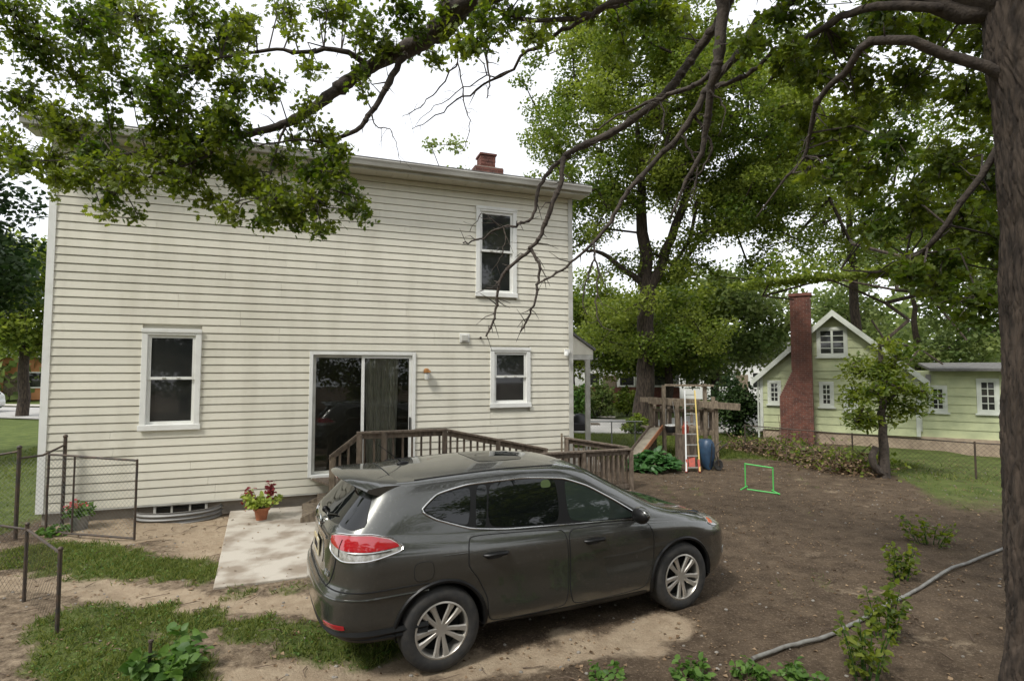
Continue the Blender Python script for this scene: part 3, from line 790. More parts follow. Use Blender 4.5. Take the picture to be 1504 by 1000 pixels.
        if c_.dot(want) < 0: bmesh.ops.reverse_faces(bm, faces=bm.faces)
        bm.to_mesh(me_); bm.free(); me_.set_sharp_from_angle(angle=R(50))
        return tag(o_, label)
    def line(name, pl, mp, mat, rad, off=0., parent=root, closed=False, n=60, rnd=2):
        q = resamp(chaikin(pl, rnd, closed) if rnd else pl, n, closed); pts = []
        for p in q:
            h_ = mp(*p)
            if h_: pts.append(h_[0] + h_[1] * off)
        return MB().tube(pts, rad, 6, closed).build(name, mat, parent, smooth=True)
    DLO = [(-.17, 1.345), (-.03, 1.262), (.28, 1.155), (.62, 1.11), (1.25, 1.075), (2.20, 1.03), (2.12, 1.085), (1.88, 1.235), (1.58, 1.40), (1.33, 1.487), (.9, 1.525), (.3, 1.515), (.0, 1.465)]
    sides = (-1, 1) if full else (-1, 1)
    for sg in sides:
        sm_ = side(sg)
        band = patch('window_band', DLO, sm_, M_trim, .003, rnd=1)
        if full:
            patch('quarter_window', [(-.14, 1.348), (-.015, 1.275), (.265, 1.175), (.335, 1.498), (.02, 1.458)], sm_, M_cglass, .007, rnd=1)
            patch('rear_door_window', [(.445, 1.142), (1.205, 1.092), (1.232, 1.50), (.9, 1.512), (.515, 1.507)], sm_, M_cglass, .007, rnd=1)
            patch('rear_vent_window', [(.325, 1.165), (.428, 1.146), (.498, 1.503), (.39, 1.498)], sm_, M_cglass, .006, n=32, rings=4, rnd=1)
            patch('front_door_window', [(1.30, 1.088), (2.13, 1.048), (1.86, 1.228), (1.55, 1.398), (1.325, 1.475)], sm_, M_cglass2, .007, rnd=1)
            if sg < 0: patch('green_patch', [(1.05, 1.42), (1.17, 1.42), (1.165, 1.49), (1.07, 1.487)], sm_, M_ygpatch, .0085, n=20, rings=3, label='yellow green patch at the top of the rear door window')  # flat yellow green patch laid over the pane
            line('chrome_trim', DLO, sm_, M_chrome, .0085, .006, closed=True, n=140, rnd=1)
            for nm, pl in (('rear_door', [(.245, 1.10), (.235, .86), (.33, .74), (.425, .55), (.44, .33), (1.265, .315), (1.255, .80), (1.235, 1.045), (.62, 1.082)]),
                           ('front_door', [(1.262, 1.043), (1.280, .80), (1.29, .315), (2.22, .325), (2.31, .62), (2.30, .86), (2.24, 1.0)])):
                d_ = patch(nm, pl, sm_, paint, .004, rings=16, n=110, rnd=1)
                line('door_gap', pl, sm_, M_seam, .0055, .001, parent=d_, closed=True, n=110, rnd=1)
                hx = .40 if nm == 'rear_door' else 1.46
                hz = .925 if nm == 'rear_door' else .905
                patch('handle_recess_shade', [(hx, hz - .035), (hx + .16, hz - .035), (hx + .17, hz + .02), (hx - .01, hz + .02)], sm_, M_seam, .0055, parent=d_, n=28, rings=3)  # flat black patch paints the shade of the handle hollow
                h0 = sm_(hx - .02, hz + .004); h1 = sm_(hx + .10, hz + .008); h2 = sm_(hx + .215, hz + .004)
                MB().tube([h0[0] + h0[1] * .004, h0[0].lerp(h1[0], .3) + h1[1] * .04, h1[0] + h1[1] * .046, h1[0].lerp(h2[0], .7) + h1[1] * .04, h2[0] + h2[1] * .004], [.012, .016, .017, .016, .012], 8).build('handle', M_trim, d_, smooth=True)
            patch('sill_trim', [(.47, .245), (2.25, .235), (2.27, .30), (.45, .315)], sm_, M_trim, .004, rnd=1)
            if sg < 0: 
                fl_ = patch('fuel_lid', [(-.25, .80), (-.08, .80), (-.08, .955), (-.25, .955)], sm_, paint, .0035, n=40, rings=5)
                line('fuel_gap', [(-.25, .80), (-.08, .80), (-.08, .955), (-.25, .955)], sm_, M_seam, .0035, .001, parent=fl_, closed=True, n=48)
            for wx in (0, WB):
                arc = [(wx + (AR + .012) * math.cos(t), WR + (AR + .012) * math.sin(t)) for t in np.linspace(-.30, PI + .30, 40)]
                line('arch_trim', arc, sm_, M_trim, .019, .0, n=50, rnd=0)
            line('shoulder_crease', [(-.3, .985), (.6, .965), (1.6, .945), (2.5, .925)], sm_, paint, .006, -.001, n=60)
            # mirror
            mbm = MB().ball((2.06, sg * 1.00, 1.10), .1, 18, 12, (.62, 1.15, .78))
            mbm.tube([(2.10, sg * .86, 1.05), (2.08, sg * .95, 1.065)], [.03, .03], 8)
            mr_ = mbm.build('mirror', M_trim, root, smooth=True)
            MB().ball((2.075, sg * 1.0, 1.115), .1, 18, 12, (.62, 1.17, .72)).build('mirror_cap', paint, mr_, smooth=True)
            # tail light: red above, clear below, chrome rim
            az_ = azim(-.38, -.45, sg)
            TL = [(186, 1.175), (205, 1.205), (240, 1.210), (262, 1.175), (277, 1.095), (272, 1.065), (240, 1.015), (215, 1.005), (193, 1.055)]
            tl = patch('tail_light', TL, az_, M_clens, .008, rings=8, rnd=1, n=80)
            patch('red_lens', [(188, 1.165), (207, 1.195), (239, 1.200), (260, 1.165), (274, 1.102), (240, 1.085), (211, 1.090), (192, 1.120)], az_, M_red, .012, parent=tl, n=60, rings=6, rnd=1)
            line('lens_divider', [(210, 1.080), (240, 1.075), (274, 1.090)], az_, M_chrome, .006, .012, parent=tl, n=30)
            line('lens_rim', TL, az_, M_chrome, .007, .006, parent=tl, closed=True, n=80, rnd=1)
            line('lens_gap', [(212, 1.205), (209, 1.090), (212, 1.010)], az_, M_seam, .004, .013, parent=tl, n=20)
            # head light
            ha = azim(3.0, -.40, sg)
            hl = patch('headlight', [(283, .87), (300, .925), (325, .895), (350, .84), (345, .78), (318, .79), (296, .82)], ha, M_clens, .008, n=60, rings=6)
            patch('indicator', [(287, .868), (298, .90), (300, .855), (292, .842)], ha, M_amber, .012, parent=hl, n=24, rings=3)
            patch('fog_light', [(318, .46), (330, .46), (330, .54), (318, .54)], ha, M_clens, .006, n=24, rings=3)
            line('hatch_gap', [(203, 1.23), (206, 1.05), (204, .92), (197, .80), (190, .75)], az_, M_seam, .006, .0, n=40)
            # rear glass side fin
            patch('rear_fin', [(190, 1.25), (212, 1.235), (222, 1.265), (214, 1.42), (205, 1.52), (196, 1.52)], azim(-.25, -.42, sg), M_cglass, .006, n=50, rings=7, rnd=1)
    # windows front/back
    if full:
        patch('rear_window', [(-.66, 1.265), (-.3, 1.235), (.3, 1.235), (.66, 1.265), (.57, 1.51), (-.57, 1.51)], rear, M_cglass, .005, n=90, rings=12, rnd=1)
        # spoiler
        mbs = MB(); ny_ = 17; vs_ = []
        for k in range(ny_):
            y = -.63 + 1.26 * k / (ny_ - 1); t = abs(y) / .63
            xb = -.80 + .20 * t ** 2.2; zf_ = 1.612 - .075 * t ** 2.4; xt = -.36 + .06 * t ** 2
            h_ = top(xt, y); zt = (h_[0].z if h_ else zf_) + .003
            vs_ += [(xt, y, zt), ((xt + xb) / 2, y, (zt + zf_) / 2 + .012), (xb + .02, y, zf_ + .004), (xb, y, zf_ - .012), (xb + .03, y, zf_ - .034), (xt - .12, y, zt - .10)]
        fs = [(k * 6 + a_, k * 6 + a_ + 1, (k + 1) * 6 + a_ + 1, (k + 1) * 6 + a_) for k in range(ny_ - 1) for a_ in range(5)] + [tuple(range(6)), tuple((ny_ - 1) * 6 + a_ for a_ in range(5, -1, -1))]
        mbs.add(vs_, fs); sp = mbs.build('spoiler', paint, root, smooth=True)
        MB().bar((-.775, -.16, 1.585), (-.775, .16, 1.585), .012, .016).build('brake_lamp', M_red, sp)
        # wiper
        h0 = rear(-.0, 1.255); h1 = rear(-.40, 1.29)
        wp = MB().tube([h0[0] + h0[1] * .02, h0[0].lerp(h1[0], .5) + Vector((-.035, 0, .0)), h1[0] + h1[1] * .018], [.012, .009, .006], 6); wp.ball(h0[0] + h0[1] * .018, .03, 10, 6)
        wp.build('rear_wiper', M_trim, root, smooth=True)
        # plate recess, plate, emblem, letters
        patch('plate_recess', [(-.34, .87), (.34, .87), (.31, 1.07), (-.31, 1.07)], rear, paint, .004, n=50, rings=5, rnd=1)
        patch('hatch_garnish', [(-.40, 1.09), (.40, 1.09), (.40, 1.125), (-.40, 1.125)], rear, M_chrome, .012, n=40, rings=3, rnd=1)
        h_ = rear(0, .955); px = h_[0].x - .016
        pl_ = MB().box((px - .004, -.155, .885), (px + .008, .155, 1.035)).build('licence_plate', M_plate, root, bevel=.003)
        mk_ = MB(); xx = .115
        for ch in '7A2M604':
            w_ = .026
            mk_.box((px - .0065, xx - w_, .93), (px - .0042, xx - w_ + .007, .995)); mk_.box((px - .0065, xx - .007, .93), (px - .0042, xx, .995))
            mk_.box((px - .0065, xx - w_ + .007, random.choice((.93, .96, .988))), (px - .0042, xx - .007, random.choice((.937, .967, .995)) + .004))
            xx -= .034
        mk_.build('plate_characters', M_ink, pl_)
        h_ = rear(0, 1.17); em = MB(); ex = h_[0].x - .014
        em.tube([(ex - .0 + .0, .052 * math.cos(t), 1.17 + .052 * math.sin(t)) for t in np.linspace(0, 2 * PI, 25)[:-1]], .0095, 6, True); em.box((ex - .008, -.064, 1.159), (ex + .006, .064, 1.182))
        em.build('emblem', M_chrome, root, smooth=True)
        # AWD letters
        def seg(pts_): 
            for p0_, p1_ in zip(pts_[:-1], pts_[1:]): aw.bar(p0_, p1_, .006, .006)
        aw = MB(); y0_, z0_, s_ = -.46, .835, .045
        for ch, sh in (('A', [[(0, 0), (.4, 1), (.8, 0)], [(.2, .4), (.6, .4)]]), ('W', [[(0, 1), (.25, 0), (.5, .7), (.75, 0), (1, 1)]]), ('D', [[(0, 0), (0, 1), (.5, .9), (.7, .5), (.5, .1), (0, 0)]])):
            for st_ in sh:
                pts_ = []
                for a_, c_ in st_:
                    y = y0_ - a_ * s_ * .8; z_ = z0_ + c_ * s_; hh = rear(y, z_); pts_.append(hh[0] + hh[1] * .006)
                seg(pts_)
            y0_ -= s_ * 1.0
        aw.build('drive_badge', M_chrome, root)
        # bumper top step and lower trim, reflectors
        az_ = azim(-.38, -.45, -1)
        def rline(name, z_, rad, mat, off):
            pts = []
            for t in np.linspace(-95, 95, 70):
                a_ = R(180 + t); d = Vector((math.cos(a_), math.sin(a_), 0)); hh = hit(Vector((-.2, 0, z_)) + d * 3, -d)
                if hh: pts.append(hh[0] + hh[1] * off)
            return MB().tube(pts, rad, 6).build(name, mat, root, smooth=True)
        rline('bumper_gap', .775, .006, M_seam, 0)
        rline('bumper_edge', .715, .010, paint, -.002)
        for z_ in (.385, .43): rline('bumper_skirt', z_, .034, M_trim, -.008)
        for sg in (-1, 1): patch('reflector', [(196, .48), (222, .48), (222, .515), (196, .515)], azim(-.38, -.45, sg), M_red, .006, n=28, rings=3, rnd=1)
        # roof: antenna, rail gaps, dark patch standing in for a reflection
        ab = top(-.12, 0); MB().ball(ab[0] + Vector((0, 0, .004)), .05, 12, 8, (1.3, .7, .45)).tube([ab[0] + Vector((-.02, 0, .02)), ab[0] + Vector((-.25, 0, .20))], [.006, .0035], 6).build('antenna', M_trim, root, smooth=True)
        for sg in (-1, 1): line('roof_gap', [(-.42, sg * .595), (.3, sg * .585), (1.0, sg * .565), (1.45, sg * .535)], top, M_seam, .008, .0, n=60)
        patch('roof_reflection', [(.55, -.34), (1.10, -.32), (1.10, .32), (.55, .34)], top, M_cglass, .004, n=60, rings=6, rnd=1)
        line('spoiler_gap', [(-.335, -.56), (-.36, 0), (-.335, .56)], top, M_seam, .006, .002, n=40)
        # windscreen, grille
        def fr_(y, z): return hit((6, y, z), (-1, 0, 0))
        patch('windscreen', [(-.66, 1.10), (0, 1.085), (.66, 1.10), (.53, 1.55), (-.53, 1.55)], fr_, M_cglass2, .004, n=80, rings=10, rnd=1)
        patch('grille', [(-.42, .60), (.42, .60), (.36, .78), (-.36, .78)], fr_, M_trim, .006, n=40, rings=5, rnd=1)
        line('bonnet_gap', [(2.45, -.80), (3.1, -.72), (3.42, -.42), (3.47, 0), (3.42, .42), (3.1, .72), (2.45, .80)], top, M_seam, .005, .0, n=90)
    else:
        patch('windscreen', [(-.66, 1.10), (.66, 1.10), (.53, 1.55), (-.53, 1.55)], lambda y, z: hit((6, y, z), (-1, 0, 0)), M_cglass2, .004, rnd=1)
        patch('rear_window', [(-.6, 1.2), (.6, 1.2), (.5, 1.5), (-.5, 1.5)], rear, M_cglass, .005, rnd=1)
    # wheels
    proto = None
    for wx in (0, WB):
        for sg in (-1, 1):
            if proto is None:
                mb = MB(); hw = .112
                mb.lathe([(.232, hw - .012), (.245, hw + .0), (.30, hw + .006), (.335, hw - .008), (.352, hw - .03), (.358, hw - .06), (.358, -hw + .06), (.352, -hw + .03), (.30, -hw), (.225, -hw + .02)], 48, axis='y')
                mb.v = [(x, -y, z) for x, y, z in mb.v]
                tyre = mb.mesh('wheel', True, 50)
                tm = MB()
                for gy in (-.05, -.017, .017, .05): tm.lathe([(.3555, gy - .004), (.3595, gy), (.3555, gy + .004)], 48, axis='y')
                rim = MB()
                rim.lathe([(.236, .085), (.240, .108), (.226, .112), (.218, .100), (.214, .03), (.205, -.06)], 48, axis='y')
                rim.lathe([(0, .094), (.045, .094), (.056, .086), (.058, .05)], 20, axis='y')
                nsp = 5
                for k in range(nsp):
                    for s2 in (-1, 1):
                        t = 2 * PI * (k + .5) / nsp + .3 + s2 * .205; t0_ = 2 * PI * (k + .5) / nsp + .3 + s2 * .30
                        e_ = Vector((math.cos(t), 0, math.sin(t))); e0_ = Vector((math.cos(t0_), 0, math.sin(t0_))); tg = Vector((-math.sin(t), 0, math.cos(t)))
                        sec = []
                        for r_, wd_, hh_, dp in ((.035, .022, .094, .03), (.10, .021, .096, .03), (.17, .024, .103, .03), (.224, .034, .106, .03)):
                            c_ = (e0_ * (1 - r_ / .224) + e_ * (r_ / .224)).normalized() * r_
                            sec.append([c_ - tg * wd_ + Vector((0, hh_ - .012, 0)), c_ - tg * wd_ * .6 + Vector((0, hh_, 0)), c_ + tg * wd_ * .6 + Vector((0, hh_, 0)), c_ + tg * wd_ + Vector((0, hh_ - .012, 0)), c_ + Vector((0, hh_ - dp - .02, 0))])
                        q = [p for s_ in sec for p in s_]
                        rim.add(q, [(j * 5 + a_, j * 5 + (a_ + 1) % 5, (j + 1) * 5 + (a_ + 1) % 5, (j + 1) * 5 + a_) for j in range(3) for a_ in range(5)])
                rim.v = [(x, -y, z) for x, y, z in rim.v]; rm_ = rim.mesh('rim', True, 35)
                bd = MB().lathe([(.222, -.02), (.19, -.012), (.06, -.012), (0, -.012)], 32, axis='y'); bd.v = [(x, -y, z) for x, y, z in bd.v]; bd_ = bd.mesh('dark_backing', True, 40)  # black disc filling the rim paints the shade behind the spokes
                proto = (tyre, rm_, bd_)
            wo_ = link('wheel', proto[0], M_rubber, root); wo_.location = (wx, sg * .792, WR)
            if sg > 0: wo_.rotation_euler = (0, 0, PI)
            link('rim', proto[1], M_alloy, wo_); link('dark_backing', proto[2], M_seam, wo_)
    return root
CYAW = R(26)
crx, cry = -.66, 4.98       # rear right wheel contact
k_ = 1.03
ox, oy = crx - .80 * k_ * math.sin(CYAW), cry + .80 * k_ * math.cos(CYAW)
make_car('dark grey five door car parked on the dirt beside the house', (ox, oy, -.012), CYAW, (k_, k_, k_), M_paint, True)

# ------------------------------------------------------------------ wooden ramp with railings
ramp = thing('wooden_ramp', 'weathered wooden wheelchair ramp with picket railings from the sliding door', 'ramp', (-1.0, 11.0, 0))
def rail_run(p0, p1, floor0, floor1, n, posts=(0, 1), h=.95, wood=M_wood, out=0., cap=True):
    """top rail, sub rail and balusters between two points (rail height = floor + h)"""
    p0 = Vector(p0); p1 = Vector(p1)
    a = Vector((p0.x, p0.y, floor0 + h)); c = Vector((p1.x, p1.y, floor1 + h)); dz = Vector((0, 0, 1))
    d = (c - a).normalized()
    MB().bar(a - d * .05, c + d * .05, .135, .036).build('rail_cap', wood, ramp, local=False, bevel=.004)
    MB().bar(a - dz * .068, c - dz * .068, .036, .088).build('top_rail', wood, ramp, local=False)
    MB().bar(a - dz * (h - .12), c - dz * (h - .12), .036, .088).build('bottom_rail', wood, ramp, local=False)
    nv = Vector((-d.y, d.x, 0)).normalized()
    for k in range(n):
        q = a.lerp(c, (k + .5) / n) + nv * .036
        MB().bar(q - dz * (h - .06), q - dz * .04, .034, .036, up=(nv.x, nv.y, 0)).build('baluster', wood, ramp, local=False)
    for t in posts:
        q = a.lerp(c, t) - nv * .03
        MB().bar(Vector((q.x, q.y, -.15)), q - dz * .021, .09, .09, up=(1, 0, 0)).build('post', wood, ramp, local=False, bevel=.004)
DK = .56
A0 = HP(5.16, 1.40, 0); A1 = HP(6.70, 1.40, 0); A2 = HP(8.75, 1.40, 0); A3 = HP(9.35, 1.40, 0)
rail_run(A0, A1, DK, DK, 9, posts=(0, .28, 1))
rail_run(A1 + Vector((hc, hsn, 0)) * .06, A2, DK - .01, .10, 15, posts=(.5, 1))
E0 = Vector((.62, 10.75, 0)); E1 = Vector((2.62, 12.12, 0)); E2 = HP(9.75, .30, 0); E3 = Vector((2.58, 12.3, 0))
rail_run(E0, E1, .06, -.05, 16, posts=(.0, .42, 1), h=.92)
rail_run(E2, E3, .16, -.04, 12, posts=(0,), h=.93, wood=M_wood)
q = HP(9.75, .34, 0); MB().bar(Vector((q.x - .12, q.y, -.1)), Vector((q.x - .12, q.y, 1.2)), .04, .04).build('stake', M_woodlt, ramp, local=False)
# deck, sloping run and landing boards
def boards(pa, pb, pc, pd, n, th=.035, gap=.006):
    pa, pb, pc, pd = map(Vector, (pa, pb, pc, pd))          # pa->pb is one edge, pd->pc the other
    for k in range(n):
        t0 = k / n + .02 / n; t1 = (k + 1) / n - .05 / n
        q = [pa.lerp(pb, t0), pa.lerp(pb, t1), pd.lerp(pc, t1), pd.lerp(pc, t0)]
        MB().poly([p - Vector((0, 0, th)) for p in q], (0, 0, th)).build('deck_board', M_wood, ramp, local=False)
boards(HP(4.35, .07, DK - .04), HP(6.5, .07, DK - .04), HP(6.5, 1.36, DK - .04), HP(4.9, 1.36, DK - .04), 15)
boards(HP(6.52, .07, DK - .04), HP(9.0, .07, .08), HP(9.0, 1.36, .08), HP(6.52, 1.36, DK - .04), 17)
boards(HP(9.02, .1, .08), E2 + Vector((.8, 0, .07)), E3 + Vector((0, 0, .0)), E0 + Vector((.0, .1, .07)), 9)
fr = MB()
for s, z_ in ((4.8, DK - .2), (6.48, DK - .2)): fr.bar(HP(s, .1, z_), HP(s, 1.34, z_), .04, .18)
fr.bar(HP(4.95, 1.335, DK - .17), HP(6.5, 1.335, DK - .17), .04, .18); fr.bar(HP(6.5, 1.335, DK - .17), HP(9.0, 1.335, -.02), .04, .16)
fr.build('frame', M_wood, ramp, local=False, kind='stuff')
# stairs to the patio
for k in range(3):
    z_ = DK - .10 - k * .165; s0 = 5.02 - .25 * k
    MB().poly([HP(s0 - .30, .45, z_ - .04), HP(s0, .45, z_ - .04), HP(s0, 1.36, z_ - .04), HP(s0 - .30, 1.36, z_ - .04)], (0, 0, .04)).build('tread', M_woodlt, ramp, local=False, bevel=.004)
for d_ in (.42, 1.38):
    q = [HP(5.1, d_, DK - .06), HP(5.1, d_, DK - .32), HP(4.46, d_, -.02), HP(4.2, d_, -.02), HP(4.2, d_, .10)]
    MB().poly(q, HP(0, .04, 0) - HP(0, 0, 0)).build('stringer', M_woodlt, ramp, local=False)
ha0 = HP(5.14, 1.42, DK + .93); ha1 = HP(4.66, 1.42, DK + .56)
MB().bar(ha0, ha1, .10, .036).build('handrail', M_wood, ramp, local=False); MB().bar(ha0 - Vector((0, 0, .05)), ha1 - Vector((0, 0, .05)), .036, .07).build('handrail', M_wood, ramp, local=False)
q = HP(4.71, 1.40, -.1); MB().bar(q, Vector((q.x, q.y, DK + .56)), .09, .09).build('post', M_woodlt, ramp, local=False)
for t in (.35, .65):
    q = ha0.lerp(ha1, t); MB().bar(q - Vector((0, 0, .85 - .1 * t)), q - Vector((0, 0, .06)), .034, .034).build('baluster', M_wood, ramp, local=False)

# ------------------------------------------------------------------ pots, gate and fences on the left
def clump_leaves(name, mat, parent, c, r, n, size, TV=KITE_V, TF=KITE_F, up=.5, flat=.8):
    d = nrm(rng.normal(size=(n, 3))); d[:, 2] = np.abs(d[:, 2])
    C = np.array(c) + d * np.array(r) * (rng.uniform(0, 1, n) ** .5)[:, None]
    return scatter(name, C, size, TV, TF, mat, parent, up=up, local=True)
pp = G(384, 762, .03)
pot = thing('potted_plant', 'coleus with red and lime leaves in a terracotta pot on the patio against the house', 'potted plant', (pp.x, pp.y, .025))
pot.scale = (.74, .74, .74)
MB().lathe([(0, .0), (.115, 0), (.16, .22), (.185, .225), (.19, .29), (.165, .29), (.158, .24)], 28).build('pot', M_terra, pot, smooth=True, ang=30)
MB().lathe([(.158, .255), (.08, .27), (0, .275)], 20).build('soil', M_soil, pot)
st = MB(); tips = []
for k in range(26):
    t = random.uniform(0, 6.28); r_ = random.uniform(.12, .40); h_ = random.uniform(.33, .62); tips.append((r_ * math.cos(t), r_ * math.sin(t), h_))
    st.tube([(.05 * math.cos(t), .05 * math.sin(t), .26), (r_ * .6 * math.cos(t), r_ * .6 * math.sin(t), h_ * .7), tips[-1]], [.008, .006, .004], 5)
st.build('stems', M_weed, pot, kind='stuff')
C = []; 
for tx, ty, tz in tips:
    for k in range(9): 
        t = random.random() ** .6; C.append((tx * (.35 + .65 * t) + random.gauss(0, .035), ty * (.35 + .65 * t) + random.gauss(0, .035), .30 + (tz - .28) * t + random.gauss(0, .02)))
C = np.array(C); out = nrm(C * np.array([1, 1, .3]) - np.array([0, 0, .1]))
scatter('green_leaves', C, .125, LONG_V * np.array([1, 1.6, 1]), LONG_F, M_coleus, pot, up=.8, T=out + rng.normal(0, .4, C.shape), local=True)
for cx_, cy_, cz_ in ((-.30, -.02, .56), (-.34, .05, .42), (.22, .02, .68), (.16, .1, .6)):
    n = 34; C = np.array((cx_, cy_, cz_)) + rng.normal(0, 1, (n, 3)) * np.array([.055, .055, .10])
    scatter('red_leaves', C, .10, LONG_V * np.array([1, 1.5, 1]), LONG_F, M_coleusr, pot, up=.6, local=True)
bq = Vector((-7.18, 9.12, 0))
bk = thing('flower_bucket', 'grey bucket planter with pink flowers by the left house corner', 'planter', bq)
bk.scale = (.72, .72, .66)
MB().lathe([(0, 0), (.15, 0), (.19, .33), (.20, .34), (.185, .34), (.18, .3), (0, .3)], 24).build('bucket', M_steel, bk, smooth=True, ang=30)
clump_leaves('leaves', M_weed, bk, (0, 0, .36), (.34, .3, .32), 260, .10)
clump_leaves('flowers', M_pink, bk, (-.04, -.12, .56), (.26, .2, .2), 46, .07)
clump_leaves('low_leaves', M_weed, bk, (-.2, -.45, .02), (.35, .3, .22), 160, .11)

def chain_mesh(name, parent, p0, p1, h0, h1, pitch=.075, r=.0016, mat=None):
    """diamond wire between two ground points"""
    p0 = Vector(p0); p1 = Vector(p1); L = (p1 - p0).length; d = (p1 - p0) / L; H = h1 - h0; mb_ = MB(); n = int((L + H) / pitch) + 1
    for k in range(n + 1):
        for sg in (1, -1):
            s0 = -H + k * pitch
            a_, b_ = (s0, 0.), (s0 + H, H)
            if a_[0] < 0: a_ = (0., -s0)
            if b_[0] > L: b_ = (L, L - s0)
            if b_[0] <= a_[0]: continue
            f_ = (lambda q: p0 + d * q[0] + Vector((0, 0, h0 + q[1]))) if sg > 0 else (lambda q: p0 + d * (L - q[0]) + Vector((0, 0, h0 + q[1])))
            mb_.tube([f_(a_), f_(b_)], r, 3, cap=False)
    return mb_.build(name, mat or M_wire, parent, local=False, kind='stuff')
g0 = Vector((-7.42, 8.75, 0)); g1 = Vector((-5.78, 8.42, 0))
gate = thing('chain_link_gate', 'open chain link gate with rusty tube frame in front of the basement window', 'gate', g0)
Z = lambda z: Vector((0, 0, z))
for nm, a_, b_, r_ in (('top_rail', g0 + Z(1.28), g1 + Z(1.24), .017), ('bottom_rail', g0 + Z(.07), g1 + Z(.06), .017), ('upright', g1 + Z(.04), g1 + Z(1.26), .017), ('upright', g0 + Z(.05), g0 + Z(1.3), .017), ('upright', g0.lerp(g1, .30) + Z(.08), g0.lerp(g1, .30) + Z(1.27), .014)):
    pts, rr = wander([a_, a_.lerp(b_, .5), b_], [r_] * 3, 3, .003); MB().tube(pts, rr, 8).build(nm, M_darksteel, gate, smooth=True, local=False)
chain_mesh('wire_mesh', gate, g0, g1, .08, 1.25)
fp = [Vector((-9.2, 8.0, 0)), Vector((-7.72, 8.55, 0)), Vector((-7.62, 9.30, 0))]
fence = thing('chain_link_fence', 'short bent chain link fence at the left corner of the house', 'fence', fp[1], group='wire and chain link fences')
for p, h_ in zip(fp, (1.3, 1.42, 1.5)): MB().tube([p - Z(.1), p + Z(h_)], .028, 8).ball(p + Z(h_), .036, 8, 6).build('post', M_darksteel, fence, smooth=True, local=False)
for a_, b_ in zip(fp[:-1], fp[1:]):
    MB().tube([a_ + Z(1.25), a_.lerp(b_, .5) + Z(1.24), b_ + Z(1.36)], .018, 7).build('top_rail', M_darksteel, fence, smooth=True, local=False)
    chain_mesh('wire_mesh', fence, a_, b_, .05, 1.22)
fp = [Vector((-4.55, 5.55, 0)), Vector((-5.6, 6.35, 0)), Vector((-7.2, 6.9, 0))]
fence = thing('chain_link_fence', 'low dark chain link fence at the bottom left beside the grass', 'fence', fp[0], group='wire and chain link fences')
for p, h_ in zip(fp, (.84, .86, .86)): MB().tube([p - Z(.1), p + Z(h_)], .019, 8).ball(p + Z(h_), .025, 8, 6).build('post', M_darksteel, fence, smooth=True, local=False)
for a_, b_ in zip(fp[:-1], fp[1:]):
    MB().tube([a_ + Z(.80), b_ + Z(.80)], .014, 7).build('top_rail', M_darksteel, fence, smooth=True, local=False); chain_mesh('wire_mesh', fence, a_, b_, .04, .79, r=.0013, mat=M_darksteel)

# ------------------------------------------------------------------ play set and the things round it
PY = 16.2
play = thing('play_set', 'weathered wooden play set with picket platform and long beam', 'play set', (5, PY, 0))
def pl_bar(nm, a_, b_, wx, wz, mat=M_woodlt, up=(0, 0, 1)): return MB().bar(a_, b_, wx, wz, up).build(nm, mat, play, local=False, bevel=.004)
px = lambda u, y: (u - 752) / FPX * y
for u, y, h_ in ((955, PY, 1.72), (974, PY - .15, 2.16), (993, PY - .5, 1.7), (1034, PY, 2.2), (1050, PY, 1.7), (960, PY + 1.3, 1.7), (1046, PY + 1.3, 1.75)):
    pl_bar('post', (px(u, y), y, -.1), (px(u, y), y, h_), .10, .10)
pl_bar('beam', (px(950, PY), PY - .11, 1.72), (px(1083, PY), PY - .11, 1.52), .05, .20)
pl_bar('beam', (px(955, PY), PY + 1.36, 1.66), (px(1050, PY), PY + 1.36, 1.6), .05, .15)
pl_bar('roof_bar', (px(973, PY), PY - .2, 2.17), (px(1046, PY), PY - .06, 2.15), .045, .06)
pl_bar('guard_rail', (px(955, PY), PY + .09, 1.42), (px(1050, PY), PY + .09, 1.40), .04, .09)
pl_bar('floor_joist', (px(955, PY), PY + .09, .74), (px(1050, PY), PY + .09, .74), .04, .15)
for k in range(8): MB().box((px(954, PY), PY + .16 + k * .145, .80), (px(1050, PY), PY + .16 + k * .145 + .135, .835)).build('floor_board', M_woodlt, play, local=False)
for k in range(14):
    u = 958.5 + k * 6.6; x = px(u, PY)
    if 988 < u < 996 or 1007 < u < 1026: continue
    MB().box((x - .045, PY + .135, .72), (x + .045, PY + .157, 1.46)).build('picket', M_wood, play, local=False)
for k in range(9):
    x = px(958 + k * 11, PY + 1.3); MB().box((x - .045, PY + 1.2, .72), (x + .045, PY + 1.222, 1.46)).build('picket', M_wood, play, local=False)
sl0 = Vector((px(963, PY - .1), PY - .1, .92)); sl1 = Vector((px(926, 14.6), 14.6, .22)); dn = (sl1 - sl0).normalized(); sd2 = Vector((-dn.y, dn.x, 0)).normalized()
MB().bar(sl0, sl1, .34, .02).build('slide', mk('beige_slide', (.40, .35, .26), .6, c2=(.28, .24, .18), scale=6), play, local=False)
for sg, m_ in ((1, M_orange), (-1, M_black)): MB().bar(sl0 + sd2 * .185 * sg + Z(.03), sl1 + sd2 * .185 * sg + Z(.03), .03, .12).build('slide_side', mk('faded_slide_edge', (.36, .15, .07), .7) if sg > 0 else M_wood, play, local=False)
MB().bar((px(950, 15.5), 15.5, 0), (px(950, 15.5), 15.5, .5), .07, .07).build('slide_leg', M_wood, play, local=False)
swg = thing('swing_seat', 'black and white bucket swing seat hanging from the play set beam', 'swing', (px(984, PY - .3), PY - .3, .95))
mb = MB().lathe([(.0, -.16), (.13, -.15), (.17, -.04), (.16, .03), (.14, .03), (.13, -.05), (0, -.1)], 16); mb.build('seat', M_black, swg, smooth=True)
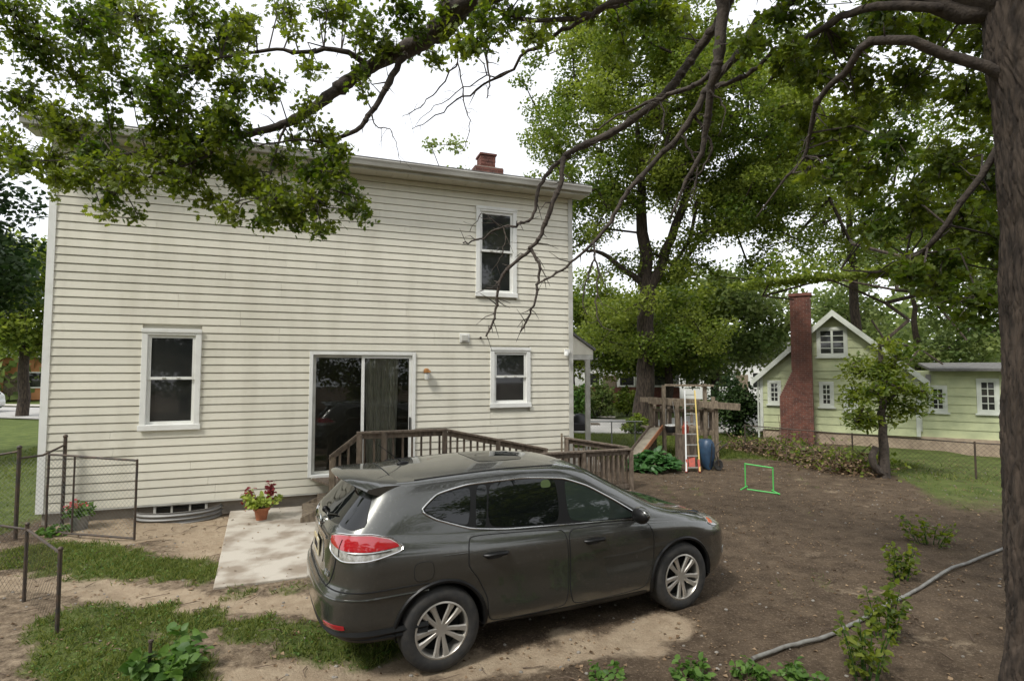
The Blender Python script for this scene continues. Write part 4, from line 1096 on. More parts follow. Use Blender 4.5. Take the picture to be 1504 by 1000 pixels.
MB().lathe([(.165, .03), (.18, .05), (.165, .07), (.145, .05), (.165, .03)], 16).build('rim', M_white, swg, smooth=True)
for sg in (-1, 1): MB().tube([(.15 * sg, 0, .05), (.1 * sg, .15, .74)], .007, 5).build('rope', M_wire, swg)
# ladder
b0 = Vector((px(1015, 13.95), 13.95, .02)); t0 = Vector((px(1011, PY - .15), PY - .22, 2.0))
lad = thing('ladder', 'tall narrow ladder with red feet leaning on the wooden play set', 'ladder', b0)
dx = Vector((1, .05, 0)).normalized()
for sg, m_ in ((-1, M_alu), (1, M_yellow)): MB().bar(b0 + dx * .175 * sg, t0 + dx * .15 * sg, .035, .075).build('side_rail', m_, lad, local=False)
for k in range(8):
    t = .05 + k * .128; q = b0.lerp(t0, t); MB().bar(q - dx * .155, q + dx * .155, .03, .03).build('rung', M_alu, lad, local=False)
for sg in (-1, 1):
    q = b0 + dx * .175 * sg; MB().bar(q - Z(.02), q.lerp(t0, .13) , .05, .09).build('foot', M_orange, lad, local=False)
MB().bar(b0.lerp(t0, .16) + Vector((0, .07, 0)), b0.lerp(t0, .05) + Vector((0, .07, 0)), .16, .02).build('label_plate', M_orange, lad, local=False)
for t, nm in ((.40, 'red'),):
    q = b0.lerp(t0, t); o_ = thing('fuel_can', 'small red fuel can seen behind the rungs of the ladder', 'can', (q.x - .02, q.y + .45, .84))
    MB().lathe([(0, 0), (.09, 0), (.095, .2), (.05, .25), (.035, .3), (0, .31)], 14).build('can', M_orange, o_, smooth=True); MB().tube([(-.05, 0, .25), (-.03, 0, .34), (.05, 0, .33), (.06, 0, .24)], .012, 6).build('grip', M_orange, o_)
    MB().box((-.25, -.15, -.84), (.25, .15, -.001)).build('stand', M_wood, o_)
# tipped-up blue wheelbarrow
wbq = Vector((px(1036, 14.5), 14.5, 0)); wbt = thing('wheelbarrow', 'blue wheelbarrow tipped up on end beside the ladder', 'wheelbarrow', wbq); wbt.scale = (.72, .8, .86)
nx_, nz_ = 10, 10; vs_ = []
mb = MB(); prof_ = [(0, .02, .14), (.10, .0, .26), (.35, -.02, .32), (.65, -.01, .34), (.80, .02, .30), (.88, .08, .22)]
for z_, y_, hw_ in prof_:
    for k in range(13):
        t = PI * k / 12; vs_.append((-.02 + hw_ * math.cos(t) * .85, .12 + y_ - .40 * math.sin(t) ** .6 if 0 < k < 12 else .12 + y_, z_ + .02))
mb.add(vs_, [(i * 13 + k, i * 13 + k + 1, (i + 1) * 13 + k + 1, (i + 1) * 13 + k) for i in range(5) for k in range(12)] + [tuple(range(13)), tuple(65 + k for k in range(12, -1, -1))])
ob = mb.build('tub', M_blue, wbt, smooth=True)
MB().lathe([(.10, -.035), (.15, -.045), (.17, 0), (.15, .045), (.10, .035), (.03, .03), (.03, -.03), (.10, -.035)], 20, (.28, -.30, .175), 'y').build('wheel', M_rubber, wbt, smooth=True)
for sg in (-1, 1): MB().tube([(.28, -.30 + .07 * sg, .17), (.16, -.30 + .12 * sg, .55), (.30, -.3 + .22 * sg, .72), (.52, -.3 + .25 * sg, .86)], .02, 7).build('handle', M_darksteel, wbt, smooth=True)
MB().tube([(-.05, -.33, .1), (.02, -.34, .5), (.05, -.33, .82)], .018, 6).build('brace', M_black, wbt)
# small green goal
gq = [G(1095, 716), G(1136, 722)]; ga, gb = gq; gt = Vector(((ga.x - .10), ga.y - .12, 0)); hgt = .53
goal = thing('toy_goal', 'small bright green tube goal standing on the bare dirt', 'goal', ga)
for nm, a_, b_ in (('post', ga, ga + Z(hgt)), ('post', gb, gb + Z(hgt - .02)), ('crossbar', ga + Z(hgt), gb + Z(hgt - .02)), ('base_bar', ga + Vector((-.06, -.25, .02)), gb + Vector((-.02, -.25, .02))), ('base_foot', ga + Vector((-.22, -.28, .02)), ga + Vector((.06, .06, .02))), ('base_foot', gb + Vector((-.02, -.30, .02)), gb + Vector((.0, .05, .02)))):
    MB().tube([a_, b_], .013, 8).ball(a_, .018, 8, 6).ball(b_, .018, 8, 6).build(nm, M_goal, goal, smooth=True, local=False)
# hostas by the ramp
hq = G(958, 690); ho = thing('hosta_plant', 'low broad leaved green plant at the foot of the ramp', 'plant', hq)
n = 420; r_ = np.sqrt(rng.uniform(0, 1, n)); t = rng.uniform(0, 6.28, n)
C = np.stack([hq.x + .70 * r_ * np.cos(t), hq.y + .5 * r_ * np.sin(t), .08 + .42 * (1 - r_ ** 2) * rng.uniform(.5, 1, n)], -1)
scatter('leaves', C, .22, LONG_V * np.array([1, 1.5, 1]), LONG_F, M_hosta, ho, up=1.3)
# grill on the porch side
gr = thing('patio_grill', 'dark covered grill with side table beyond the porch post', 'grill', (px(853, 16.6), 16.6, 0))
MB().box((-.30, -.22, .78), (.22, .22, 1.02)).build('firebox', M_black, gr, bevel=.03)
mb = MB(); mb.lathe([(.0, .28), (.12, .26), (.22, .16), (.26, .0)], 16); mb.v = [(x * 1.0 - .04, y * .85, 1.02 + z_) for x, y, z_ in mb.v]; mb.build('lid', M_black, gr, smooth=True)
MB().box((.23, -.2, .96), (.55, .2, .99)).build('side_table', M_woodlt, gr)
MB().box((-.55, -.2, .96), (-.31, .2, .99)).build('side_table', M_woodlt, gr)
for sx in (-.26, .18):
    for sy in (-.18, .18): MB().box((sx - .02, sy - .02, 0), (sx + .02, sy + .02, .78)).build('leg', M_darksteel, gr)
# thin street-side fence
fq = [Vector((2.4, 16.9, 0)), Vector((4.05, 16.9, 0))]
fence = thing('wire_fence', 'thin wire fence with pale top rail between the porch and the play set', 'fence', fq[0], group='wire and chain link fences')
MB().tube([fq[0] + Z(1.02), fq[1] + Z(1.02)], .02, 6).build('top_rail', M_wire, fence, local=False)
for t in (0, .42, .86): q = fq[0].lerp(fq[1], t); MB().tube([q, q + Z(1.02)], .02, 6).build('post', M_wire, fence, local=False)
chain_mesh('wire_mesh', fence, fq[0], fq[1], .05, 1.0, .09)
# boundary fence before the green house
fq = [Vector((7.4, 17.3, 0)), Vector((9.3, 14.9, 0)), Vector((11.2, 13.2, 0)), Vector((14.5, 11.2, 0))]
fence = thing('wire_fence', 'dark wire fence along the brush in front of the green house', 'fence', fq[0], group='wire and chain link fences')
for a_, b_ in zip(fq[:-1], fq[1:]):
    MB().tube([a_ + Z(.86), b_ + Z(.86)], .017, 6).build('top_rail', M_darksteel, fence, local=False); chain_mesh('wire_mesh', fence, a_, b_, .05, .85, .11, .0025, M_darksteel)
for q in fq: MB().tube([q, q + Z(.9)], .022, 6).build('post', M_darksteel, fence, local=False)

# ------------------------------------------------------------------ pale green house
GA0 = Vector((9.35, 20.4, 0)); GB0 = Vector((14.0, 17.6, 0)); gd = (GB0 - GA0).normalized(); gang = math.atan2(gd.y, gd.x)
gh = thing('green_house', 'pale green sided house with tall red brick chimney and grey gable roof', 'house', GA0, gang)
def GW(u, v):
    r = ray(u, v); nn = Vector((gd.y, -gd.x, 0)); c = Vector((0, 0, CAM_H)); t = (GA0 - c).dot(nn) / r.dot(nn); q = c + r * t
    return (q - GA0).dot(gd), q.z
ge = GW(1113, 553)[1]; ps, pz = GW(1222, 458)
S1 = 2 * ps                         # gable from 0 to S1
x_s = np.array([0, ps, S1]); 
S2 = 12.5; exz = GW(1385, 545)[1]; exz0 = GW(1310, 532)[1]
FB = .42
mb = MB()
mb.poly([(0, 0, FB), (S1, 0, FB), (S1, 0, ge), (ps, 0, pz - .12), (0, 0, ge)], (0, 6, 0)); gwall = mb.build('wall', M_green, gh)
gw2 = MB().box((S1 + .002, .15, FB), (S2, 5.5, exz)).build('extension_wall', M_green, gh)
MB().box((.05, .03, -.2), (S2 - .05, 5.4, FB)).build('foundation', M_tan, gh)
# windows: (u0,v0,u1,v1, panes)
GWIN = []
def gwin(u0, v0, u1, v1, cols, y=0., label=None):
    (a_, zt), (b_, zb) = GW(u0, v0), GW(u1, v1); GWIN.append((a_, b_, zb, zt))
    wn = frame4(MB(), a_ - .09, b_ + .09, zb - .09, zt + .09, .09, y - .05, y + .03).box((a_ - .14, y - .09, zb - .14), (b_ + .14, y - .051, zb - .085)).build('window', M_greenw, gh, label=label)
    wd_ = (b_ - a_) / cols
    for c in range(cols):
        x0 = a_ + c * wd_; m_ = frame4(MB(), x0, x0 + wd_, zb, zt, .035, y - .035, y + .02)
        m_.box((x0 + .035, y - .03, (zb + zt) / 2 - .02), (x0 + wd_ - .035, y + .02, (zb + zt) / 2 + .02))
        if cols == 1: m_.box((x0 + wd_ / 2 - .012, y - .028, zb + .035), (x0 + wd_ / 2 + .012, y + .015, zt - .035))
        for q in (.25, .75): m_.box((x0 + .035, y - .027, zb + (zt - zb) * q - .012), (x0 + wd_ - .035, y + .015, zb + (zt - zb) * q + .012))
        m_.build('sash', M_greenw, wn); MB().box((x0 + .02, y - .01, zb + .02), (x0 + wd_ - .02, y - .004, zt - .02)).build('pane', M_glass, wn)
gwin(1203, 485, 1241, 520, 2, label='double attic window beside the brick chimney')
gwin(1131, 562, 1144, 590, 1); gwin(1207, 564, 1221, 594, 1); gwin(1243, 572, 1256, 600, 1)
gwin(1320, 566, 1340, 596, 1, .15); gwin(1369, 570, 1388, 602, 1, .15); gwin(1440, 560, 1465, 604, 1, .15)
# lapped boards
def gboards(x0f, x1f, z0, z1, y, par):
    z_ = z0
    while z_ < z1 - .03:
        zt = min(z_ + .27, z1); xa, xb = x0f(zt), x1f(zt)
        segs = [(xa, xb)]
        for a_, b_, lo_, hi_ in GWIN:
            a_ -= .09; b_ += .09
            if zt > lo_ - .09 and z_ < hi_ + .09:
                ns = []
                for s0, s1 in segs:
                    if b_ <= s0 or a_ >= s1: ns.append((s0, s1)); continue
                    if a_ > s0: ns.append((s0, a_))
                    if b_ < s1: ns.append((b_, s1))
                segs = ns
        for s0, s1 in segs:
            if s1 - s0 < .05: continue
            b2 = MB(); zz = [(y + .01, z_), (y - .032, z_), (y - .012, zt - .004), (y + .01, zt - .004)]
            vv = [(s0, a_, c_) for a_, c_ in zz] + [(s1, a_, c_) for a_, c_ in zz]
            b2.add(vv, [(3, 2, 1, 0), (4, 5, 6, 7), (0, 1, 5, 4), (1, 2, 6, 5), (2, 3, 7, 6), (3, 0, 4, 7)]); b2.build('siding_board', M_green, par)
        z_ += .27
sl_ = (pz - .12 - ge) / ps
gboards(lambda z_: .0 if z_ <= ge else (z_ - ge) / sl_, lambda z_: S1 if z_ <= ge else S1 - (z_ - ge) / sl_, FB, pz - .25, 0, gwall)
gboards(lambda z_: S1 + .01, lambda z_: S2, FB, exz - .02, .15, gw2)
for s in (0, S1 - .06): MB().box((s - .03, -.045, FB), (s + .08, .02, ge)).build('corner_board', M_greenw, gh)
nr = Vector((-(pz - ge), 0, ps)).normalized(); ov = .28
for sg in (-1, 1):
    e_ = -ov if sg < 0 else S1 + ov; ez = ge - sl_ * ov + .05
    MB().poly([(e_, -ov, ez), (ps, -ov, pz - .05), (ps, 6.2, pz - .05), (e_, 6.2, ez)], (0, 0, .09)).build('roof', M_shingle, gh)
    MB().poly([(e_, -ov - .02, ez - .12), (ps, -ov - .02, pz - .17), (ps, -ov - .02, pz + .05), (e_, -ov - .02, ez + .10)], (0, .018, 0)).build('barge_board', M_greenw, gh)
MB().poly([(S1 + .3, -.25, exz + .005), (S2 + .3, -.25, exz + .005), (S2 + .3, 2.8, exz + .22), (S1 + .3, 2.8, exz + .22)], (0, 0, .08)).build('roof', M_shingle, gh)
MB().tube([(-.08, -.07, .1), (-.08, -.07, ge - .1), (-.3, -.2, ge - .02)], .035, 8).build('downpipe', M_greenw, gh)
MB().tube([(GW(1352, 600)[0], .08, .6), (GW(1352, 600)[0], .08, exz - .05)], .045, 8).build('downpipe', M_greenw, gh)
MB().box((GW(1360, 556)[0], .08, GW(1360, 562)[1]), (GW(1368, 556)[0], .148, GW(1360, 550)[1])).build('meter_box', M_steel, gh)
c0s, c1s = GW(1166, 600)[0], GW(1195, 600)[0]; c2s = GW(1149, 640)[0]; ctop = GW(1180, 437)[1]; zs0 = GW(1150, 580)[1]; zs1 = GW(1165, 545)[1]
mb = MB(); mb.poly([(c2s, -.55, -.1), (c1s, -.55, -.1), (c1s, -.55, ctop), (c0s, -.55, ctop), (c0s, -.55, zs1), (c2s, -.55, zs0)], (0, .50, 0)); gch = mb.build('chimney', M_mortar, gh)
cb = MB(); z_ = -.05; row = 0
while z_ < ctop - .05:
    lo_ = c2s if z_ < zs0 - .05 else (c2s + (c0s - c2s) * (z_ - zs0 + .05) / (zs1 - zs0) if z_ < zs1 else c0s)
    p = lo_ - (.105 if row % 2 else 0)
    while p < c1s - .02:
        a_, b_ = max(p, lo_) + .006, min(p + .21, c1s) - .006; p += .21
        if b_ - a_ > .03: cb.box((a_, -.55 - random.uniform(.007, .016), z_), (b_, -.549, z_ + .062))
    cb.box((c1s + .001, -.54, z_), (c1s + .012, -.33, z_ + .062)); cb.box((c1s + .001, -.31, z_), (c1s + .012, -.10, z_ + .062)); cb.box((lo_ - .012, -.54, z_), (lo_ - .001, -.33, z_ + .062)); cb.box((lo_ - .012, -.31, z_), (lo_ - .001, -.10, z_ + .062))
    z_ += .076; row += 1
cb.build('brickwork', M_brick, gch, kind='stuff')
MB().box((c0s - .05, -.60, ctop), (c1s + .05, -.02, ctop + .10)).build('chimney_cap', M_brick, gch)

# ------------------------------------------------------------------ far houses and car
def far_house(label, x, y, wd_, dp_, h_, wallm, roofm, rz=0., nwin=3, base=None, roofh=2.0):
    r = thing('far_house', label, 'house', (x, y, 0), rz, 'houses across the street')
    z0 = 0
    if base: MB().box((-wd_ / 2 - .03, -.03, -.1), (wd_ / 2 + .03, dp_, 1.3)).build('brick_base', base, r); z0 = 1.301
    MB().box((-wd_ / 2, 0, z0), (wd_ / 2, dp_, h_)).build('wall', wallm, r)
    MB().poly([(-wd_ / 2 - .4, -.4, h_ + .01), (wd_ / 2 + .4, -.4, h_ + .01), (wd_ / 2 + .2, dp_ / 2, h_ + roofh), (-wd_ / 2 - .2, dp_ / 2, h_ + roofh)], (0, .02, .12)).build('roof', roofm, r)
    MB().poly([(wd_ / 2 + .4, dp_ + .4, h_ + .01), (-wd_ / 2 - .4, dp_ + .4, h_ + .01), (-wd_ / 2 - .2, dp_ / 2 + .03, h_ + roofh), (wd_ / 2 + .2, dp_ / 2 + .03, h_ + roofh)], (0, .02, .12)).build('roof', roofm, r)
    MB().box((-.5, -.05, z0), (.5, -.001, 2.15)).build('door', M_woodlt, r)
    for k in range(nwin):
        s = -wd_ / 2 + wd_ * (k + .5) / nwin
        if abs(s) < 1.1: s += 1.6
        wn = frame4(MB(), s - .6, s + .6, 1.35 if base else 1.0, 2.4, .1, -.07, -.001).build('window', M_white, r); MB().box((s - .5, -.04, 1.45 if base else 1.1), (s + .5, -.02, 2.3)).build('pane', M_glass, wn)
    return r
M_farwhite = mk('far_white_siding', (.66, .66, .64), .6)
M_farorange = mk('far_orange_wall', (.48, .22, .09), .8)
far_house('white house with red brick base across the street behind the leaves', 7.2, 40, 10, 8, 3.2, M_farwhite, M_shingle, -.1, 4, M_brick)
far_house('white house with grey roof across the street beyond the play set', 19.5, 46, 11, 8, 3.4, M_farwhite, M_shingle, -.5, 4)
far_house('orange walled house at the far left beyond the white car', -42.5, 46, 9, 8, 3.6, M_farorange, mk('pale_roof', (.45, .44, .42), .8), .35, 3)
make_car('white car parked in the street at the far left', (-32.3, 33.0, .06), R(168), (1.0, .98, .86), M_wpaint, False)

# ------------------------------------------------------------------ trees beyond the yard
def U(u, v, y): q = P(u, v, y); return np.array((q.x, q.y, q.z))
mb_ = U(946, 632, 23.2)
tree('maple_tree', 'tall maple with thick trunk and forked limbs behind the play set', (mb_[0], mb_[1], 0),
     [(mb_[0] - .05, 23.2, -.2), (mb_[0], 23.2, 1.2), (mb_[0] + .06, 23.2, 3.2), (mb_[0] + .10, 23.2, 6.0), (mb_[0] + .05, 23.2, 9.5), (mb_[0] - .2, 23.0, 13.5)], [.50, .40, .37, .33, .22, .08],
     [((5.2, 22.6, 13.5), (4.9, 4.5, 5.2)), ((9.2, 22.4, 13.0), (4.8, 4.5, 5.0)), ((6.2, 23.2, 4.6), (3.9, 2.8, 1.5)), ((2.9, 22.5, 8.5), (1.9, 2.5, 3.0)), ((10.0, 22.5, 8.5), (3.4, 3, 2.6)), ((6.6, 23.6, 7.2), (3.2, 2.2, 1.3))],
     360, .92, 440, .13, M_maple, 'big trees behind the yard', shell=.3, minz=2.1, reject=lambda q: 3.6 < q[0] < 9.3 and 6.0 < q[2] < 8.6 and rng.uniform() < .15)
mb2 = U(1000, 300, 22.8)
sm_tr = MB(); pts, rr = wander([(mb_[0] + .05, 23.15, 5.6), U(975, 385, 23.0), U(1000, 310, 22.9), U(1030, 200, 22.6)], [.26, .22, .18, .10], 4, .02); sm_tr.tube(pts, rr, 8)
mt = [o for o in bpy.data.objects if o.get('label', '').startswith('tall maple')][0]
sm_tr.build('limb', M_bark, mt, smooth=True, local=False)
pts, rr = wander([(mb_[0] - .1, 23.1, 6.4), U(915, 395, 22.8), U(885, 372, 22.6), U(862, 368, 22.4)], [.15, .12, .09, .05], 4, .02); MB().tube(pts, rr, 7).build('limb', M_bark, mt, smooth=True, local=False)
def simple_tree(name, label, x, y, h_, crown, ncl, clr, nl, leaf, mat, tr=.3, group='big trees behind the yard', minz=1.5, **k):
    return tree(name, label, (x, y, 0), [(x, y, -.2), (x + .05, y, h_ * .3), (x - .1, y, h_ * .6), (x, y, h_ * .9)], [tr, tr * .8, tr * .55, tr * .2], crown, ncl, clr, nl, leaf, mat, group, minz=minz, **k)
simple_tree('shade_tree', 'loose leafy tree rising behind the green house roof', 17.5, 27.5, 15, [((15.8, 26.5, 12.5), (5.0, 4.5, 5.5)), ((20.5, 26.5, 12), (4.5, 4.5, 5))], 150, .95, 260, .15, M_maple, shell=.3, minz=6.0, extra=[U(u, v, d) for u, v, d in ((1175, 412, 17.2), (1140, 395, 17.8), (1205, 405, 17), (1120, 435, 18.5), (1255, 425, 16.6), (1300, 445, 16.2), (1335, 470, 15.8), (1300, 500, 15.9), (1350, 512, 15.4), (1385, 535, 15.2), (1330, 540, 15.3), (1420, 500, 15.3), (1165, 440, 17.6), (1280, 470, 16.0), (1395, 470, 15.6), (1360, 430, 16))])
simple_tree('shade_tree', 'thin leafy tree at the far right above the green house extension', 25.0, 25, 13, [((24.5, 24.5, 10.5), (5, 4, 5.5))], 95, 1.05, 240, .16, M_maple, shell=.3, minz=4.0)
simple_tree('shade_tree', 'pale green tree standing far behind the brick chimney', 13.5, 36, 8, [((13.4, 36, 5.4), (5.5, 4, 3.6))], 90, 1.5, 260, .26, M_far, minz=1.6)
simple_tree('shade_tree', 'dense green tree across the street between maple and porch', 3.6, 33.5, 7, [((4.2, 33.5, 5.0), (4.6, 3.5, 3.0))], 95, 1.3, 330, .2, M_maple, minz=2.6)
simple_tree('shade_tree', 'green tree across the street seen through the play set', 9.8, 34, 7, [((9.6, 34, 5.0), (3.8, 3.5, 3.0))], 80, 1.4, 260, .24, M_maple, minz=2.9)
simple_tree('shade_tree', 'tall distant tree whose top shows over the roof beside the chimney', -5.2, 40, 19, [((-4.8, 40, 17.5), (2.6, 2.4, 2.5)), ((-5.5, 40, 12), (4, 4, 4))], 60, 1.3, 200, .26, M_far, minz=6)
simple_tree('shade_tree', 'dark tree beyond the left corner of the house', -27.5, 30.5, 9, [((-27.8, 30.5, 6.6), (2.9, 3, 3.6))], 60, 1.2, 240, .24, M_maple, minz=2.2)
simple_tree('shade_tree', 'tall dark tree at the far left edge of the yard', -17.2, 15.0, 9, [((-17.2, 15.2, 6.0), (2.6, 2.6, 3.8)), ((-16.8, 14.6, 2.6), (1.8, 1.6, 1.6))], 70, 1.0, 300, .19, M_dkleaf, minz=.5)
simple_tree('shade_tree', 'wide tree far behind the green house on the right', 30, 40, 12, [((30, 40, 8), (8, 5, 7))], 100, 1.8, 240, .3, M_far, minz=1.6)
# far wood line: one mass of crowns
C = []; 
for k in range(210):
    a_ = rng.uniform(-1.25, 1.25); d_ = rng.uniform(62, 95); C.append((d_ * math.sin(a_) , d_ * math.cos(a_), rng.uniform(1, 8.5)))
C = np.array(C); Cn = np.repeat(C, 150, axis=0); dd = nrm(rng.normal(size=Cn.shape)) * (rng.uniform(0, 1, len(Cn)) ** .4)[:, None]
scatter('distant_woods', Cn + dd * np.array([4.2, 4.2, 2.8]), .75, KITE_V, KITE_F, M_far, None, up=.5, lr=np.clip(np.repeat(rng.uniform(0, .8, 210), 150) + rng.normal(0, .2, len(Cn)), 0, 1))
# evergreen bush, garden shrubs across the street
def shrub(name, label, c, r, n, leaf, mat, group='shrubs around the gardens', TV=KITE_V, TF=KITE_F, up=.5):
    r0 = thing(name, label, 'shrub', (c[0], c[1], 0), 0, group)
    st_ = MB()
    for k in range(9):
        t = random.uniform(0, 6.28); st_.tube([(c[0], c[1], -.05), (c[0] + r[0] * .4 * math.cos(t), c[1] + r[1] * .4 * math.sin(t), c[2] * .8), (c[0] + r[0] * .75 * math.cos(t), c[1] + r[1] * .75 * math.sin(t), c[2] + r[2] * random.uniform(-.2, .6))], [.03, .02, .008], 5)
    st_.build('stems', M_barkd, r0, smooth=True, local=False, kind='stuff')
    m = max(8, n // 70); cc = np.array(c) + nrm(rng.normal(size=(m, 3))) * (rng.uniform(.3, 1, (m, 1))) * np.array(r)
    Cc = np.repeat(cc, 70, axis=0); Cc = Cc + nrm(rng.normal(size=Cc.shape)) * (rng.uniform(0, 1, len(Cc)) ** .5)[:, None] * np.array(r) * .38
    Cc[:, 2] = np.maximum(Cc[:, 2], .03)
    scatter('foliage', Cc, leaf, TV, TF, mat, r0, up=up, lr=np.clip(np.repeat(rng.uniform(.1, .8, m), 70) + rng.normal(0, .2, len(Cc)), 0, 1)); return r0
q = G(1090, 630); shrub('evergreen_bush', 'big dark evergreen bush at the left corner of the green house', (8.7, 21.2, 1.15), (.95, .8, 1.15), 5200, .12, M_dkleaf)
q = G(925, 633); shrub('street_shrub', 'low round shrub at the foot of the maple trunk', (q.x - .1, 22.0, .35), (.65, .5, .4), 1400, .12, M_maple)
shrub('garden_shrub', 'reddish green shrub across the street beside the porch post', (4.6, 29.8, .9), (1.3, .8, .9), 1800, .18, M_far)
shrub('garden_shrub', 'round green shrub across the street left of the maple trunk', (6.6, 31.2, .8), (.9, .8, .8), 1200, .18, M_maple)
shrub('garden_shrub', 'green shrub across the street near the house corner', (3.0, 28.6, 1.0), (1.1, .8, 1.0), 1600, .18, M_weed)
shrub('garden_shrub', 'tall shrub against the green house extension wall', (15.2, 15.6, 1.0), (.7, .5, 1.1), 1500, .12, M_maple)
# small forked tree on the right
st0 = G(1298, 702)
small = tree('small_tree', 'small dark stemmed tree with drooping leaves before the green house', (st0.x, st0.y, 0),
     [(st0.x, st0.y, -.1), tuple(U(1298, 660, st0.y)), tuple(U(1296, 610, st0.y)), tuple(U(1297, 550, st0.y)), tuple(U(1290, 500, st0.y))], [.15, .11, .085, .07, .03],
     [(tuple(U(1292, 550, st0.y)), (.85, .7, .85)), (tuple(U(1265, 590, st0.y - .2)), (.45, .5, .65)), (tuple(U(1330, 585, st0.y)), (.45, .5, .55)), (tuple(U(1280, 615, st0.y)), (.6, .5, .3))], 52, .34, 74, .13, M_oak, minz=.9, shell=.15, TV=LONG_V, TF=LONG_F, bark=M_barkd, cat='tree')
pts, rr = wander([(st0.x + .02, st0.y, .12), U(1288, 690, st0.y - .05), U(1281, 672, st0.y - .1), U(1287, 656, st0.y - .1)], [.10, .085, .08, .075], 4, .02); MB().tube(pts, rr, 9).build('stump_limb', M_barkd, small, smooth=True, local=False)
# brush pile along the fence
bp_ = thing('brush_pile', 'tangled pile of dead branches and leaves along the dirt edge', 'brush pile', G(1150, 672))
tw = MB(); A_, B_ = Vector((8.2, 17.0, 0)), Vector((9.0, 13.6, 0)); K_ = [G(1085, 662), G(1150, 672), G(1220, 690), G(1275, 700)]
def along(t): 
    t *= 3; i = min(int(t), 2); return K_[i].lerp(K_[i + 1], t - i)
for k in range(260):
    q = along(random.random()) + Vector((random.gauss(0, .25), random.gauss(.25, .25), random.uniform(.0, .40)))
    d = Vector((random.gauss(0, 1), random.gauss(0, 1), random.gauss(.1, .45))).normalized() * random.uniform(.25, .9); e_ = q + d; e_.z = max(e_.z, .02)
    tw.tube([q, q.lerp(e_, .5) + Vector((random.gauss(0, .06), random.gauss(0, .06), random.gauss(0, .05))), e_], [.012, .009, .004], 4)
tw.build('branches', M_twig, bp_, local=False, kind='stuff')
C = np.array([tuple(along(random.random()) + Vector((random.gauss(0, .3), random.gauss(.25, .3), abs(random.gauss(.05, .17))))) for k in range(2600)])
scatter('dead_leaves', C, .085, KITE_V, KITE_F, M_litter, bp_, up=.6)
C = np.array([tuple(along(random.random() ** .7) + Vector((random.gauss(.3, .4), random.gauss(.55, .35), abs(random.gauss(.1, .2))))) for k in range(2300)])
scatter('edge_weeds', C, .11, KITE_V, KITE_F, M_maple, None, up=.7)

# ------------------------------------------------------------------ the oak that overhangs the picture
OX, OY = 4.36, 4.35
oak = thing('oak_tree', 'overhanging oak with dark trunk at the right edge and long limbs above the house', 'tree', (OX, OY, 0))
tk = MB(); pts, rr = wander([(OX + .05, OY, -.3), (OX, OY, .5), (OX - .02, OY, 2.2), (OX + .02, OY + .02, 4.2), (OX - .05, OY + .1, 6.0), (OX - .1, OY + .2, 8.2)], [.52, .36, .31, .29, .26, .16], 5, .006); tk.tube(pts, rr, 20)
def bark_trunk(path, rad, nth=260, nz=420):
    path = np.array([tuple(p) for p in path]); rad = np.array(rad); sz = np.linspace(0, len(path) - 1, nz); i = np.arange(len(path))
    Cx = np.stack([np.interp(sz, i, path[:, k]) for k in range(3)], -1); Rr = np.interp(sz, i, rad)
    th = np.linspace(0, 2 * PI, nth, endpoint=False); T_, Z_ = np.meshgrid(th, Cx[:, 2])
    d = np.zeros_like(T_)
    for k in range(7):          # long crossing fissures
        m = int(rng.integers(9, 17)); wv = .9 * np.sin(Z_ * rng.uniform(1.5, 4) + rng.uniform(0, 6)) + .5 * np.sin(Z_ * rng.uniform(5, 9) + T_ * rng.integers(1, 4)) + .25 * np.sin(Z_ * rng.uniform(14, 22) + 3 * T_)
        d += -np.exp(-(np.sin(m * T_ / 2 + wv * 1.4 + rng.uniform(0, 6)) / .16) ** 2) * .5
    d += .25 * np.sin(Z_ * 31 + 5 * np.sin(T_ * 7)) * np.sin(T_ * 23 + 3 * np.sin(Z_ * 6)) + rng.normal(0, .10, d.shape)
    rr_ = Rr[:, None] * (1 + .05 * np.sin(3 * T_ + Z_ * .6) + .03 * np.sin(5 * T_ - Z_)) + d * .018
    V = np.stack([Cx[:, 0:1] + rr_ * np.cos(T_), Cx[:, 1:2] + rr_ * np.sin(T_), np.repeat(Cx[:, 2:3], nth, 1)], -1).reshape(-1, 3)
    a_ = np.arange(nz - 1)[:, None] * nth + np.arange(nth)[None]; b_ = np.arange(nz - 1)[:, None] * nth + (np.arange(nth)[None] + 1) % nth
    return mesh_np('trunk', V, np.stack([a_, b_, b_ + nth, a_ + nth], -1).reshape(-1, 4), smooth=True)
link('trunk', bark_trunk(pts, rr), M_bark, oak, local=False)
F1 = Vector((OX - .05, OY + .1, 5.7)); F2 = Vector((OX - .08, OY + .15, 6.4)); F3 = Vector((OX, OY + .05, 5.0))
LIMBS = []
def limb(pts, r0, r1, jit=.018, name='limb', sub=5):
    pts = [Vector(p) for p in pts]; n = len(pts); rad = [r0 + (r1 - r0) * (k / (n - 1)) ** .8 for k in range(n)]
    q, rr = wander(pts, rad, 8 if r0 > .1 else sub, jit * (.35 if r0 > .1 else 1)); 
    for j in range(2, len(rr) - 2):
        if random.random() < .16: rr[j] *= 1.22
    LIMBS.append((q, rr)); o = MB().tube(q, rr, 12 if r0 > .03 else 7).build(name, M_barkd, oak, smooth=True, ang=180, local=False); return q
def L3(*uvd): return [P(u, v, d) for u, v, d in uvd]
